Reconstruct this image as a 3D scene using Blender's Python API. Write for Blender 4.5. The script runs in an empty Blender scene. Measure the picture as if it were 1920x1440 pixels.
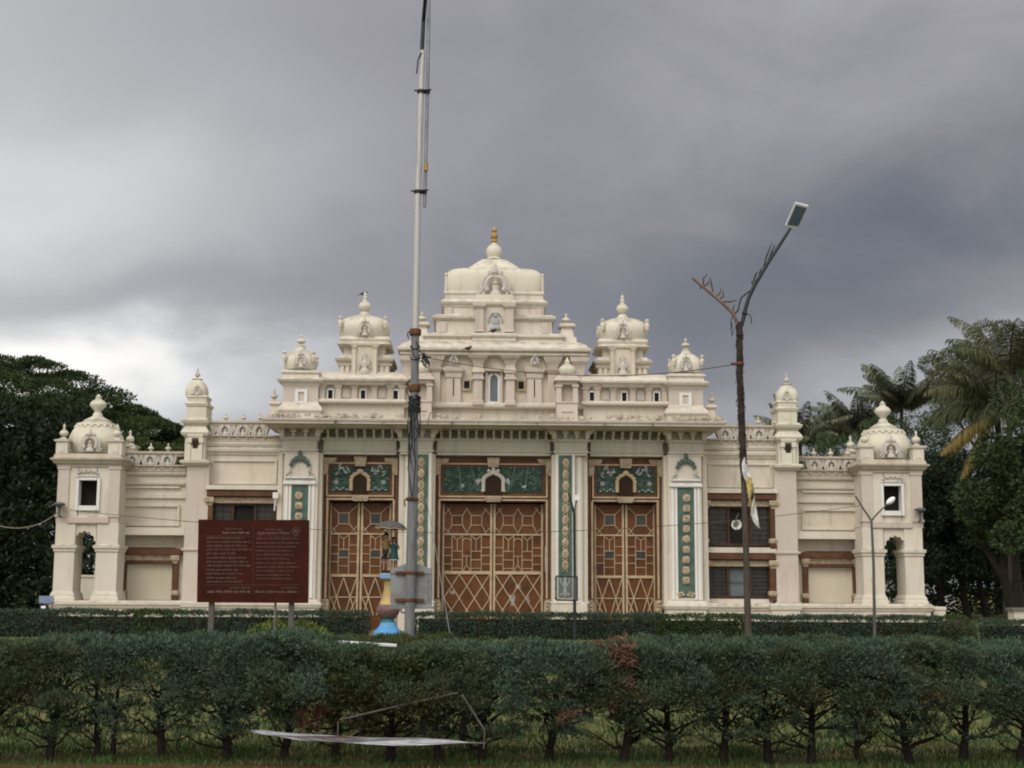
import bpy, math, random
from mathutils import Vector, Matrix, noise

sc = bpy.context.scene
COL = sc.collection
R = math.radians
rnd = random.Random(7)

# ------------------------------------------------------------------ camera
F = 2600.0            # focal length in photo pixels (photo 1920 wide)
EYE = 1.6
HOR = 1100.0          # horizon row
PITCH = math.atan((HOR - 720) / F)
ROLL = R(0.28)
cam_d = bpy.data.cameras.new("camera")
cam_d.sensor_width = 36.0
cam_d.lens = F / 1920 * 36.0
cam_d.clip_end = 3000
cam_d.clip_start = 0.1
cam = bpy.data.objects.new("camera", cam_d)
cam.matrix_world = Matrix.Translation((0, 0, EYE)) @ Matrix.Rotation(R(90) + PITCH, 4, 'X') @ Matrix.Rotation(ROLL, 4, 'Z')
COL.objects.link(cam)
sc.camera = cam

# ------------------------------------------------------------------ sky
SUN_EL, SUN_AZ = 48.0, 208.0     # compass style: 180 = behind the camera
w = bpy.data.worlds.new("World")
sc.world = w
w.use_nodes = True
nt = w.node_tree
nt.nodes.clear()
N = nt.nodes.new
L = nt.links.new


def M(op, a, b=None, c=None):
    n = N('ShaderNodeMath')
    n.operation = op
    for i, x in enumerate((a, b, c)):
        if x is None:
            continue
        if isinstance(x, (int, float)):
            n.inputs[i].default_value = x
        else:
            L(x, n.inputs[i])
    return n.outputs[0]


tc = N('ShaderNodeTexCoord')
sep = N('ShaderNodeSeparateXYZ')
L(tc.outputs['Generated'], sep.inputs[0])
sx, sy, sz = sep.outputs
az = M('ARCTAN2', sx, sy)
el = M('ARCSINE', sz)
# cloud-deck projection for the noise
den = M('ADD', M('MAXIMUM', sz, 0.0), 0.42)
cv = N('ShaderNodeCombineXYZ')
L(M('DIVIDE', sx, den), cv.inputs[0])
L(M('DIVIDE', sy, den), cv.inputs[1])


def nz(scale, detail, rough, seedz, dist=0.0):
    mp = N('ShaderNodeVectorMath')
    mp.operation = 'ADD'
    L(cv.outputs[0], mp.inputs[0])
    mp.inputs[1].default_value = (seedz, seedz * 1.7, 0)
    n = N('ShaderNodeTexNoise')
    n.inputs['Scale'].default_value = scale
    n.inputs['Detail'].default_value = detail
    n.inputs['Roughness'].default_value = rough
    n.inputs['Distortion'].default_value = dist
    L(mp.outputs[0], n.inputs['Vector'])
    return n.outputs['Fac']


n1 = nz(2.2, 6, 0.52, 3.1, 0.35)
n2 = nz(5.5, 8, 0.56, 11.7, 0.5)
n3 = nz(2.6, 4, 0.5, 23.0, 0.2)
waz = M('ADD', az, M('ADD', M('MULTIPLY', M('SUBTRACT', n1, 0.5), 0.24), M('MULTIPLY', M('SUBTRACT', n2, 0.5), 0.14)))
wel = M('ADD', M('SUBTRACT', el, M('MULTIPLY', az, 0.10)), M('ADD', M('MULTIPLY', M('SUBTRACT', n3, 0.5), 0.14), M('MULTIPLY', M('SUBTRACT', n2, 0.5), 0.055)))


def bump(a0, sa, e0, se, amp):
    p = M('POWER', M('DIVIDE', M('SUBTRACT', waz, a0), sa), 2.0)
    q = M('POWER', M('DIVIDE', M('SUBTRACT', wel, e0), se), 2.0)
    return M('MULTIPLY', M('EXPONENT', M('MULTIPLY', M('ADD', p, q), -1.0)), amp)


tone = M('ADD', M('MULTIPLY', M('SUBTRACT', n1, 0.5), 0.22), M('MULTIPLY', M('SUBTRACT', n2, 0.5), 0.16))
for b in [(-0.50, 0.33, 0.33, 0.30, 0.25), (-0.34, 0.17, 0.166, 0.034, 0.60), (-0.34, 0.17, 0.300, 0.055, 0.22), (-0.22, 0.20, 0.238, 0.026, -0.06), (0.27, 0.14, 0.125, 0.026, 0.15),
          (0.20, 0.22, 0.205, 0.060, -0.125), (0.42, 0.25, 0.40, 0.07, 0.15), (0.03, 0.06, 0.12, 0.02, 0.05)]:
    tone = M('ADD', tone, bump(*b))
back = M('MAXIMUM', M('MULTIPLY', sy, -1.0), 0.0)
tone = M('ADD', tone, M('MULTIPLY', back, 1.25))
tone = M('ADD', tone, M('MULTIPLY', M('MAXIMUM', M('SUBTRACT', sz, 0.42), 0.0), 1.5))
tone = M('ADD', tone, 0.285)
ramp = N('ShaderNodeValToRGB')
e = ramp.color_ramp.elements
e[0].position, e[0].color = 0.08, (0.115, 0.130, 0.155, 1)
e[1].position, e[1].color = 1.0, (1.0, 0.98, 0.94, 1)
for p, c in ((0.17, (0.170, 0.180, 0.206, 1)), (0.30, (0.284, 0.279, 0.304, 1)), (0.50, (0.465, 0.468, 0.485, 1)), (0.75, (0.70, 0.70, 0.71, 1))):
    x = e.new(p)
    x.color = c
L(tone, ramp.inputs[0])
sky = N('ShaderNodeTexSky')
sky.sky_type = 'NISHITA'
sky.sun_disc = False
sky.sun_elevation = R(SUN_EL)
sky.sun_rotation = R(SUN_AZ)
b1 = N('ShaderNodeBackground')
b1.inputs['Strength'].default_value = 0.05
L(sky.outputs[0], b1.inputs['Color'])
b2 = N('ShaderNodeBackground')
b2.inputs['Strength'].default_value = 1.0
L(ramp.outputs[0], b2.inputs['Color'])
mx = N('ShaderNodeMixShader')
mx.inputs[0].default_value = 0.93
L(b1.outputs[0], mx.inputs[1])
L(b2.outputs[0], mx.inputs[2])
wo = N('ShaderNodeOutputWorld')
L(mx.outputs[0], wo.inputs['Surface'])

# ------------------------------------------------------------------ sun (veiled, wide)
sd = bpy.data.lights.new("sun", 'SUN')
sd.energy = 1.75
sd.angle = R(40)
sd.color = (1.0, 0.95, 0.87)
sun = bpy.data.objects.new("sun", sd)
ca = R(SUN_AZ)
dv = Vector((math.sin(ca) * math.cos(R(SUN_EL)), math.cos(ca) * math.cos(R(SUN_EL)), math.sin(R(SUN_EL))))
sun.rotation_euler = dv.to_track_quat('Z', 'Y').to_euler()
sun.location = (0, 0, 60)
COL.objects.link(sun)
sc.view_settings.view_transform = 'Standard'
sc.view_settings.look = 'None'
sc.view_settings.exposure = 0.15
sc.view_settings.gamma = 1.0
sc.cycles.filter_width = 2.0
sc.cycles.max_bounces = 6

# ------------------------------------------------------------------ mapping photo -> world
CP, SP = math.cos(PITCH), math.sin(PITCH)


def W(px, py, D):
    """world point at depth D that the photo shows at px, py"""
    dx, dy = px - 960, py - 720
    c_, s_ = math.cos(ROLL), math.sin(ROLL)
    dx, dy = dx * c_ + dy * s_, -dx * s_ + dy * c_
    yv = -dy / F
    t = D / (CP - yv * SP)
    return Vector((dx / F * t, D, EYE + t * (SP + yv * CP)))


BD = 52.0


def tt(py, d):
    yv = (720 - py) / F
    return (BD + d) / (CP - yv * SP)


def X(u, py, d=0.0):
    return u / F * tt(py, d)


def Z(py, d=0.0):
    yv = (720 - py) / F
    return EYE + tt(py, d) * (SP + yv * CP)


# ------------------------------------------------------------------ mesh builder
SPLIT = {'tower_pilaster', 'attic_pilaster', 'wall_moulding', 'eaves', 'carved_block', 'eaves_bracket', 'tower_slot', 'plinth_panel', 'post_capital', 'window_post', 'lintel',
         'pilaster_trim', 'frame_line', 'torn_paper', 'dome_end', 'fascia', 'door_glass', 'post', 'tower_cornice', 'attic_cornice'}


class MB:
    def __init__(self):
        self.v, self.f = [], []

    def add(self, vs, fs):
        o = len(self.v)
        self.v += [tuple(p) for p in vs]
        self.f += [tuple(i + o for i in f) for f in fs]
        return self

    def box(self, x0, x1, y0, y1, z0, z1):
        if x0 > x1: x0, x1 = x1, x0
        if y0 > y1: y0, y1 = y1, y0
        if z0 > z1: z0, z1 = z1, z0
        return self.add([(x0, y0, z0), (x1, y0, z0), (x1, y1, z0), (x0, y1, z0), (x0, y0, z1), (x1, y0, z1), (x1, y1, z1), (x0, y1, z1)],
                        [(0, 3, 2, 1), (4, 5, 6, 7), (0, 1, 5, 4), (1, 2, 6, 5), (2, 3, 7, 6), (3, 0, 4, 7)])

    def rings(self, rs, closed=True, cap=True):
        """list of rings, bottom to top, counter-clockwise seen from above"""
        n = len(rs[0])
        vs = [p for r in rs for p in r]
        fs = []
        for i in range(len(rs) - 1):
            for j in range(n if closed else n - 1):
                k = (j + 1) % n
                fs.append((i * n + j, i * n + k, (i + 1) * n + k, (i + 1) * n + j))
        if cap:
            fs.append(tuple(range(n - 1, -1, -1)))
            fs.append(tuple((len(rs) - 1) * n + j for j in range(n)))
        return self.add(vs, fs)

    def lathe(self, cx, cy, prof, n=16, ex=2.0, ry=1.0):
        """prof [(r, z)] bottom to top; ex: superellipse exponent of the plan"""
        rs = []
        for r, z in prof:
            ring = []
            for j in range(n):
                a = 2 * math.pi * (j + 0.5) / n
                c_, s_ = math.cos(a), math.sin(a)
                q = (abs(c_) ** ex + abs(s_) ** ex) ** (-1.0 / ex)
                ring.append((cx + r * q * c_, cy + r * q * s_ * ry, z))
            rs.append(ring)
        return self.rings(rs)

    def tube(self, pts, rad, n=6, cap=True):
        pts = [Vector(p) for p in pts]
        m = len(pts)
        if isinstance(rad, (int, float)):
            rad = [rad] * m
        rs = []
        ref = None
        for i, p in enumerate(pts):
            t = (pts[min(i + 1, m - 1)] - pts[max(i - 1, 0)])
            if t.length < 1e-9:
                t = Vector((0, 0, 1))
            t.normalize()
            if ref is None:
                ref = Vector((1, 0, 0)) if abs(t.x) < 0.9 else Vector((0, 1, 0))
            a = t.cross(ref).normalized()
            b = t.cross(a).normalized()
            ref = b.cross(t) * -1 if False else ref
            rs.append([p + (a * math.cos(2 * math.pi * j / n) + b * math.sin(2 * math.pi * j / n)) * rad[i] for j in range(n)])
        return self.rings(rs, cap=cap)

    def prism(self, poly, y0, y1):
        """poly [(x, z)] anticlockwise seen from the front (-y)"""
        n = len(poly)
        vs = [(x, y0, z) for x, z in poly] + [(x, y1, z) for x, z in poly]
        fs = [tuple(range(n)), tuple(range(2 * n - 1, n - 1, -1))]
        for j in range(n):
            k = (j + 1) % n
            fs.append((j, n + j, n + k, k))
        return self.add(vs, fs)

    def ball(self, c, r, n=10, sc_=(1, 1, 1)):
        rs = []
        for i in range(1, n // 2 + 1):
            a = -math.pi / 2 + math.pi * (i - 0.5) / (n // 2)
            rs.append([(c[0] + r * sc_[0] * math.cos(a) * math.cos(2 * math.pi * j / n), c[1] + r * sc_[1] * math.cos(a) * math.sin(2 * math.pi * j / n), c[2] + r * sc_[2] * math.sin(a)) for j in range(n)])
        return self.rings(rs)

    # ---- building helpers in photo pixels (u from the axis, py rows, d metres behind the facade plane)
    def S(self, u0, u1, d0, d1, prof, back=True):
        """stack of rectangles; prof [(py, off_px)] top to bottom or bottom to top"""
        prof = sorted(prof, key=lambda q: 0)
        if prof[0][0] < prof[-1][0]:
            prof = prof[::-1]
        pm = sum(q[0] for q in prof) / len(prof)
        x0, x1 = X(u0, pm, d0), X(u1, pm, d0)
        rs = []
        for py, o in prof:
            o /= 49.6
            z = Z(py, d0 - o)
            yb = d1 + (o if back else 0)
            rs.append([(x0 - o, d0 - o, z), (x1 + o, d0 - o, z), (x1 + o, yb, z), (x0 - o, yb, z)])
        return self.rings(rs)

    def B(self, u0, u1, p0, p1, d0, d1):
        pm = (p0 + p1) / 2
        return self.box(X(u0, pm, d0), X(u1, pm, d0), d0, d1, Z(p0, d0), Z(p1, d0))

    def P(self, poly, d0, d1):
        """prism from a polygon given in pixels"""
        pm = sum(p for _, p in poly) / len(poly)
        q = [(X(u, pm, d0), Z(p, d0)) for u, p in poly]
        a = sum(q[i][0] * q[(i + 1) % len(q)][1] - q[(i + 1) % len(q)][0] * q[i][1] for i in range(len(q)))
        if a < 0:
            q = q[::-1]
        return self.prism(q, d0, d1)

    def bar(self, a, b, wpx, d, th=0.03):
        """flat bar between two (u, py) points on the plane d"""
        pm = (a[1] + b[1]) / 2
        x0, z0, x1, z1 = X(a[0], pm, d), Z(a[1], d), X(b[0], pm, d), Z(b[1], d)
        dx, dz = x1 - x0, z1 - z0
        l = math.hypot(dx, dz)
        h = wpx / 50 / 2
        nx, nz_ = -dz / l * h, dx / l * h
        return self.prism([(x0 - nx, z0 - nz_), (x1 - nx, z1 - nz_), (x1 + nx, z1 + nz_), (x0 + nx, z0 + nz_)], d, d + th)

    def build(self, name, mat, parent=None, flip=False, smooth=False, loc=None):
        if name in SPLIT:
            par = list(range(len(self.v)))

            def find(a):
                while par[a] != a:
                    par[a] = par[par[a]]
                    a = par[a]
                return a
            for q in self.f:
                r0 = find(q[0])
                for a in q[1:]:
                    par[find(a)] = r0
            isl = {}
            for q in self.f:
                isl.setdefault(find(q[0]), []).append(q)
            if len(isl) > 1:
                o = None
                for fs in isl.values():
                    ids = sorted({a for q in fs for a in q})
                    ix = {a: i for i, a in enumerate(ids)}
                    o = MB().add([self.v[a] for a in ids], [tuple(ix[a] for a in q) for q in fs])._build(name, mat, parent, flip, smooth, loc)
                return o
        return self._build(name, mat, parent, flip, smooth, loc)

    def _build(self, name, mat, parent=None, flip=False, smooth=False, loc=None):
        v, f = self.v, self.f
        if flip:
            v = [(-x, y, z) for x, y, z in v]
            f = [q[::-1] for q in f]
        me = bpy.data.meshes.new(name)
        me.from_pydata(v, [], f)
        me.materials.append(mat)
        if smooth:
            me.polygons.foreach_set('use_smooth', [True] * len(me.polygons))
            try:
                me.set_sharp_from_angle(angle=R(40))
            except Exception:
                pass
        me.update()
        o = bpy.data.objects.new(name, me)
        COL.objects.link(o)
        if parent is not None:
            o.parent = parent
        if loc is not None:
            o.location = loc
        return o


def tag(o, label=None, cat=None, group=None, kind=None):
    if label: o['label'] = label
    if cat: o['category'] = cat
    if group: o['group'] = group
    if kind: o['kind'] = kind
    return o


def empty(name, loc=(0, 0, 0), label=None, cat=None, group=None, rz=0.0):
    o = bpy.data.objects.new(name, None)
    COL.objects.link(o)
    o.location = loc
    o.rotation_euler = (0, 0, rz)
    o.empty_display_size = 0.2
    return tag(o, label, cat, group)


# ------------------------------------------------------------------ materials
def new_mat(name):
    m = bpy.data.materials.new(name)
    m.use_nodes = True
    t = m.node_tree
    t.nodes.clear()
    out = t.nodes.new('ShaderNodeOutputMaterial')
    p = t.nodes.new('ShaderNodeBsdfPrincipled')
    t.links.new(p.outputs[0], out.inputs['Surface'])
    return m, t, p


def mixrgb(t, fac, a, b):
    n = t.nodes.new('ShaderNodeMix')
    n.data_type = 'RGBA'
    for i, x in ((0, fac), (6, a), (7, b)):
        if isinstance(x, (int, float)):
            n.inputs[i].default_value = x
        elif isinstance(x, tuple):
            n.inputs[i].default_value = (*x, 1) if len(x) == 3 else x
        else:
            t.links.new(x, n.inputs[i])
    return n.outputs[2]


def tnoise(t, vec, scale, detail=5, rough=0.6, sc3=None):
    mp = t.nodes.new('ShaderNodeMapping')
    t.links.new(vec, mp.inputs['Vector'])
    if sc3:
        mp.inputs['Scale'].default_value = sc3
    n = t.nodes.new('ShaderNodeTexNoise')
    n.inputs['Scale'].default_value = scale
    n.inputs['Detail'].default_value = detail
    n.inputs['Roughness'].default_value = rough
    t.links.new(mp.outputs[0], n.inputs['Vector'])
    return n.outputs['Fac']


def tramp(t, fac, p0, p1):
    n = t.nodes.new('ShaderNodeMapRange')
    n.inputs['From Min'].default_value = p0
    n.inputs['From Max'].default_value = p1
    n.inputs['To Min'].default_value = 0
    n.inputs['To Max'].default_value = 1
    t.links.new(fac, n.inputs['Value'])
    return n.outputs[0]


def tmul(t, a, b):
    n = t.nodes.new('ShaderNodeMath')
    n.operation = 'MULTIPLY'
    t.links.new(a, n.inputs[0])
    if isinstance(b, (int, float)):
        n.inputs[1].default_value = b
    else:
        t.links.new(b, n.inputs[1])
    return n.outputs[0]


def plaster(name, col, stain=0.35, dirt=(0.16, 0.14, 0.115), scale=1.0):
    m, t, p = new_mat(name)
    c = t.nodes.new('ShaderNodeTexCoord').outputs['Object']
    f1 = tramp(t, tnoise(t, c, 0.7 * scale, 6, 0.62), 0.35, 0.72)
    base = mixrgb(t, tmul(t, f1, 0.55), col, tuple(x * y for x, y in zip(col, (0.84, 0.80, 0.72))))
    f2 = tramp(t, tnoise(t, c, 1.0, 7, 0.68, (3.2, 3.2, 0.42)), 0.52, 0.78)     # rain streaks
    base = mixrgb(t, tmul(t, f2, stain), base, dirt)
    f3 = tramp(t, tnoise(t, c, 5.5, 6, 0.75), 0.60, 0.80)                       # blotches
    base = mixrgb(t, tmul(t, f3, stain * 1.1), base, dirt)
    f5 = tramp(t, tnoise(t, c, 1.7, 8, 0.72, (1.0, 1.0, .8)), 0.60, 0.74)
    base = mixrgb(t, tmul(t, f5, stain * .55), base, (0.30, 0.265, 0.21))
    # grime that settles on upward faces
    g = t.nodes.new('ShaderNodeNewGeometry')
    s = t.nodes.new('ShaderNodeSeparateXYZ')
    t.links.new(g.outputs['Normal'], s.inputs[0])
    f4 = tmul(t, tramp(t, s.outputs[2], 0.35, 0.9), tramp(t, tnoise(t, c, 3.0, 5, 0.7), 0.35, 0.65))
    base = mixrgb(t, tmul(t, f4, 0.75), base, (0.12, 0.11, 0.095))
    t.links.new(base, p.inputs['Base Color'])
    p.inputs['Roughness'].default_value = 0.85
    p.inputs['Specular IOR Level'].default_value = 0.25
    bp = t.nodes.new('ShaderNodeBump')
    bp.inputs['Strength'].default_value = 0.35
    bp.inputs['Distance'].default_value = 0.02
    t.links.new(tnoise(t, c, 9, 7, 0.7), bp.inputs['Height'])
    t.links.new(bp.outputs[0], p.inputs['Normal'])
    return m


def simple(name, col, rough=0.6, var=0.25, scale=4.0, metal=0.0, col2=None, sc3=None, bumpd=0.0, lo=0.4, hi=0.65):
    m, t, p = new_mat(name)
    c = t.nodes.new('ShaderNodeTexCoord').outputs['Object']
    f = tramp(t, tnoise(t, c, scale, 6, 0.65, sc3), lo, hi)
    b = mixrgb(t, f, col, col2 or tuple(x * (1 - var) for x in col))
    t.links.new(b, p.inputs['Base Color'])
    p.inputs['Roughness'].default_value = rough
    p.inputs['Metallic'].default_value = metal
    p.inputs['Specular IOR Level'].default_value = 0.3
    if bumpd:
        bp = t.nodes.new('ShaderNodeBump')
        bp.inputs['Strength'].default_value = 0.6
        bp.inputs['Distance'].default_value = bumpd
        t.links.new(tnoise(t, c, scale * 3, 6, 0.7, sc3), bp.inputs['Height'])
        t.links.new(bp.outputs[0], p.inputs['Normal'])
    return m


def leafmat(name, c1, c2, c3=None, vscale=1.5, rough=0.75):
    m, t, p = new_mat(name)
    g = t.nodes.new('ShaderNodeNewGeometry')
    c = t.nodes.new('ShaderNodeTexCoord').outputs['Object']
    b = mixrgb(t, g.outputs['Random Per Island'], c1, c2)
    if c3:
        b = mixrgb(t, tramp(t, tnoise(t, c, vscale, 4, 0.6), 0.48, 0.68), b, c3)
    t.links.new(b, p.inputs['Base Color'])
    p.inputs['Roughness'].default_value = rough
    p.inputs['Specular IOR Level'].default_value = 0.2
    return m


CREAM = plaster("cream_plaster", (0.64, 0.58, 0.49), 0.45)
PALE = plaster("pale_plaster", (0.65, 0.60, 0.52), 0.45)
PINK = plaster("pink_plaster", (0.56, 0.49, 0.435), 0.38)
DOMEP = plaster("dome_plaster", (0.64, 0.61, 0.51), 0.30)
GREYP = plaster("grey_plaster", (0.57, 0.535, 0.465), 0.4)
WEATH = plaster("weathered_plaster", (0.50, 0.44, 0.36), 0.75)
WHITE = plaster("white_trim", (0.74, 0.73, 0.72), 0.22)
CARVE = plaster("carved_stucco", (0.55, 0.52, 0.48), 0.5)
BROWN = simple("brown_paint", (0.125, 0.052, 0.024), 0.55, 0.45, 2.5, bumpd=0.004)
LEAFB = simple("door_brown", (0.140, 0.050, 0.014), 0.5, 0.5, 1.6, bumpd=0.004)
TAN = simple("tan_paint", (0.53, 0.39, 0.255), 0.6, 0.3, 3.0)
TAN2 = simple("tan_carving", (0.47, 0.375, 0.265), 0.7, 0.45, 6.0, bumpd=0.01)
GREEN = simple("green_paint", (0.085, 0.140, 0.110), 0.6, 0.4, 3.0)
GREENL = simple("green_scroll", (0.105, 0.175, 0.130), 0.6, 0.4, 8.0)
GREEND = simple("green_ground", (0.030, 0.058, 0.042), 0.7, 0.5, 4.0)
WHITEC = simple("white_carving", (0.42, 0.43, 0.44), 0.7, 0.35, 6.0)
DARK = simple("dark_inside", (0.012, 0.011, 0.009), 0.8, 0.4)  # near-black: the unlit inside of window openings and slots is put into this colour
DARKB = simple("dark_brown_fill", (0.030, 0.016, 0.008), 0.8, 0.4)  # shade inside niches and doorways put into colour; also paints the statue's figure base
GLASSB = simple("grey_glass", (0.050, 0.050, 0.043), 0.22, 0.4, 2.0)
GLASSN = simple("frosted_glass", (0.13, 0.16, 0.17), 0.35, 0.2, 2.0)
WINB = simple("window_brown", (0.060, 0.030, 0.017), 0.55, 0.4, 3.0)
GOLD = simple("gold_paint", (0.42, 0.265, 0.09), 0.45, 0.35, 6.0)
SHUT = plaster("shutter_paint", (0.60, 0.545, 0.44), 0.18)
# ------------------------------------------------------------------ the palace
AX = (926 - 960) / F * tt(720, 0)
pal = empty("palace", (AX, BD, 0), "wide cream and white palace with white domes, green medallion panels and three brown doors", "palace", rz=R(1.6))


def finial(mb, cx, cy, z0, h, r, n=14):
    pr = [(.62, 0), (.62, .05), (.40, .09), (.30, .17), (.42, .21), (.80, .27), (1, .37), (.96, .46), (.70, .55), (.32, .60), (.42, .64), (.28, .68),
          (.20, .74), (.34, .80), (.30, .86), (.10, .92), (.05, 1)]
    mb.lathe(cx, cy, [(a * r, z0 + b * h) for a, b in pr], n)


def arch_pts(cx, z0, hw, hz, n=12, horseshoe=0.25):
    """points of a horseshoe arch from the lower left to the lower right"""
    a0 = math.pi + horseshoe * math.pi
    a1 = -horseshoe * math.pi
    return [(cx + hw * math.cos(a0 + (a1 - a0) * i / n), z0 + hz * math.sin(a0 + (a1 - a0) * i / n)) for i in range(n + 1)]


def kudu(mb, u, py, d, w, h):
    """gavaksha ornament: horseshoe rings, scroll ears, flame top, small figure; centre at (u, py), size in px"""
    cx, cz = X(u, py, d), Z(py, d)
    w /= 50; h /= 50
    p = arch_pts(cx, cz - h * .02, w * .30, h * .30, 12, 0.18)
    mb.tube([(a, d, b) for a, b in p], w * .085, 6)
    p = arch_pts(cx, cz - h * .02, w * .42, h * .40, 14, 0.12)
    mb.tube([(a, d + .04, b) for a, b in p], w * .075, 6)
    for s in (-1, 1):
        sp = [(cx + s * (w * .42 + w * .10 * math.cos(a) * (1 - a / 9)), d, cz - h * .28 + h * .11 * math.sin(a) * (1 - a / 9)) for a in [i * .7 for i in range(9)]]
        mb.tube(sp, w * .045, 5)
    for k, (a, r) in enumerate(((-.18, .07), (0, .10), (.18, .07))):
        mb.ball((cx + a * w, d - .01, cz + h * (.46 - abs(a) * .3)), w * r, 8, (1, .7, 1.3))
    mb.ball((cx, d - .02, cz + h * .60), w * .05, 6, (1, .7, 1.8))
    mb.lathe(cx, d, [(w * .18, cz - h * .33), (w * .17, cz - h * .24), (w * .10, cz - h * .16), (w * .11, cz - h * .03), (w * .05, cz + h * .02)], 8, ry=.5)
    mb.ball((cx, d - .02, cz + h * .07), w * .075, 8)


# ---- plinth and platform
for s in (1, -1):
    m = MB()
    m.S(333, 829, -1.15, 3.0, [(1185, 0), (1166, 0), (1165, 2), (1161, 2), (1160, 0), (1144, 0), (1143, 2), (1139, 3), (1137, 5), (1133, 5), (1131, 2), (1129.5, 1)])
    m.build("plinth", CREAM, pal, flip=s < 0)
    m = MB()
    for a, b in ((412, 520), (585, 680), (706, 808)):
        m.B(a, b, 1146, 1149, -1.2, -1.1)
        m.B(a - 4, a, 1146, 1160, -1.21, -1.1)
        m.B(b, b + 4, 1146, 1160, -1.21, -1.1)
    m.S(526, 580, -1.45, -1.1, [(1185, 0), (1143, 0), (1141, 2), (1133, 3), (1130, 1)])
    m.S(325, 402, -1.5, -1.1, [(1185, 0), (1143, 0), (1141, 2), (1135, 4), (1130, 1)])
    m.build("plinth_panel", PALE, pal, flip=s < 0)
m = MB()
m.S(834, 857, -1.0, 1.2, [(1185, 0), (1141, 0), (1140, 1.5), (1136, 1.5), (1134, 0)])
m.build("end_pier", PALE, pal)


def rear_wall(mb, u0, u1, p0, p1, d0, d1):
    mb.B(u0, u1, p0, p1, d0, d1)


# ---- wings
HS_A = [532, 500, 467, 436]
HS_C = [671, 638, 606]


def parapet(name, u0, u1, p_top, p_bot, centres, d, fin_h, flip, hole=True):
    """pierced parapet: one plate per bay with horseshoe niches, ledges and finials"""
    m = MB()
    h = p_bot - p_top
    m.B(u0, u1, p_bot - h * .30, p_bot, d - .02, d + .30)
    m.B(u0, u1, p_bot - h * .34, p_bot - h * .27, d - .10, d + .32)
    m.B(u0, u1, p_top, p_top + h * .20, d - .02, d + .30)
    m.B(u0, u1, p_top - 2, p_top + 2, d - .08, d + .34)
    for c_ in centres:
        m.B(c_ - 11, c_ + 11, p_top + h * .15, p_bot - h * .25, d + .05, d + .28)
        for sg in (-1, 1):
            m.P([(c_ + sg * 16.5, p_top + h * .1), (c_ + sg * 10.5, p_top + h * .1), (c_ + sg * 10.5, p_top + h * .75), (c_ + sg * 16.5, p_top + h * .36)], d, d + .26)
    m.build(name, WEATH, pal, flip=flip)
    k = MB()
    for c_ in centres:
        cx, cz = X(c_, p_top, d), Z(p_top + h * .48, d)
        k.tube([(a, d - .03, b) for a, b in arch_pts(cx, cz, .165, .20, 12, 0.22)], .05, 6)
        k.tube([(a, d - .01, b) for a, b in arch_pts(cx, cz - .01, .235, .28, 12, 0.12)], .04, 6)
        k.lathe(cx, d + .02, [(.09, cz - .22), (.10, cz - .08), (.05, cz), (.07, cz + .05), (.02, cz + .10)], 8, ry=.6)
        for sg in (-1, 1):
            k.tube([(cx + sg * (.20 + .07 * math.cos(a)), d - .03, cz - .24 + .07 * math.sin(a)) for a in [i * .9 for i in range(7)]], .025, 5)
            k.tube([(cx + sg * .16, d - .03, cz - .30), (cx + sg * .30, d - .03, cz + .02), (cx + sg * .33, d - .03, cz + .26)], .032, 5)
    k.build("parapet_arch", CARVE, pal, flip=flip)
    for c_ in centres:
        f_ = MB()
        finial(f_, X(c_, p_top, d + .1), d + .15, Z(p_top - 1, d + .1), fin_h / 50, .11, 10)
        f_.build("parapet_finial", DOMEP, pal, flip=flip, smooth=True)


def post(mb, mc, u, p0, p1, d, w):
    """brown timber post with cream capital, knop and base block"""
    mb.S(u - w / 2, u + w / 2, d, d + .25, [(p1, 1.5), (p1 - 8, 1.5), (p1 - 9, 0), (p0 + 14, 0)])
    mc.S(u - w / 2, u + w / 2, d - .02, d + .22, [(p0 + 16, .2), (p0 + 12, 1), (p0 + 9, 3.5), (p0 + 2, 4), (p0, 2)])
    mc.S(u - w / 2, u + w / 2, d - .02, d + .22, [(p1 - 9, .3), (p1 - 12, 2.2), (p1 - 17, 2.2), (p1 - 19, .3)])


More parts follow.
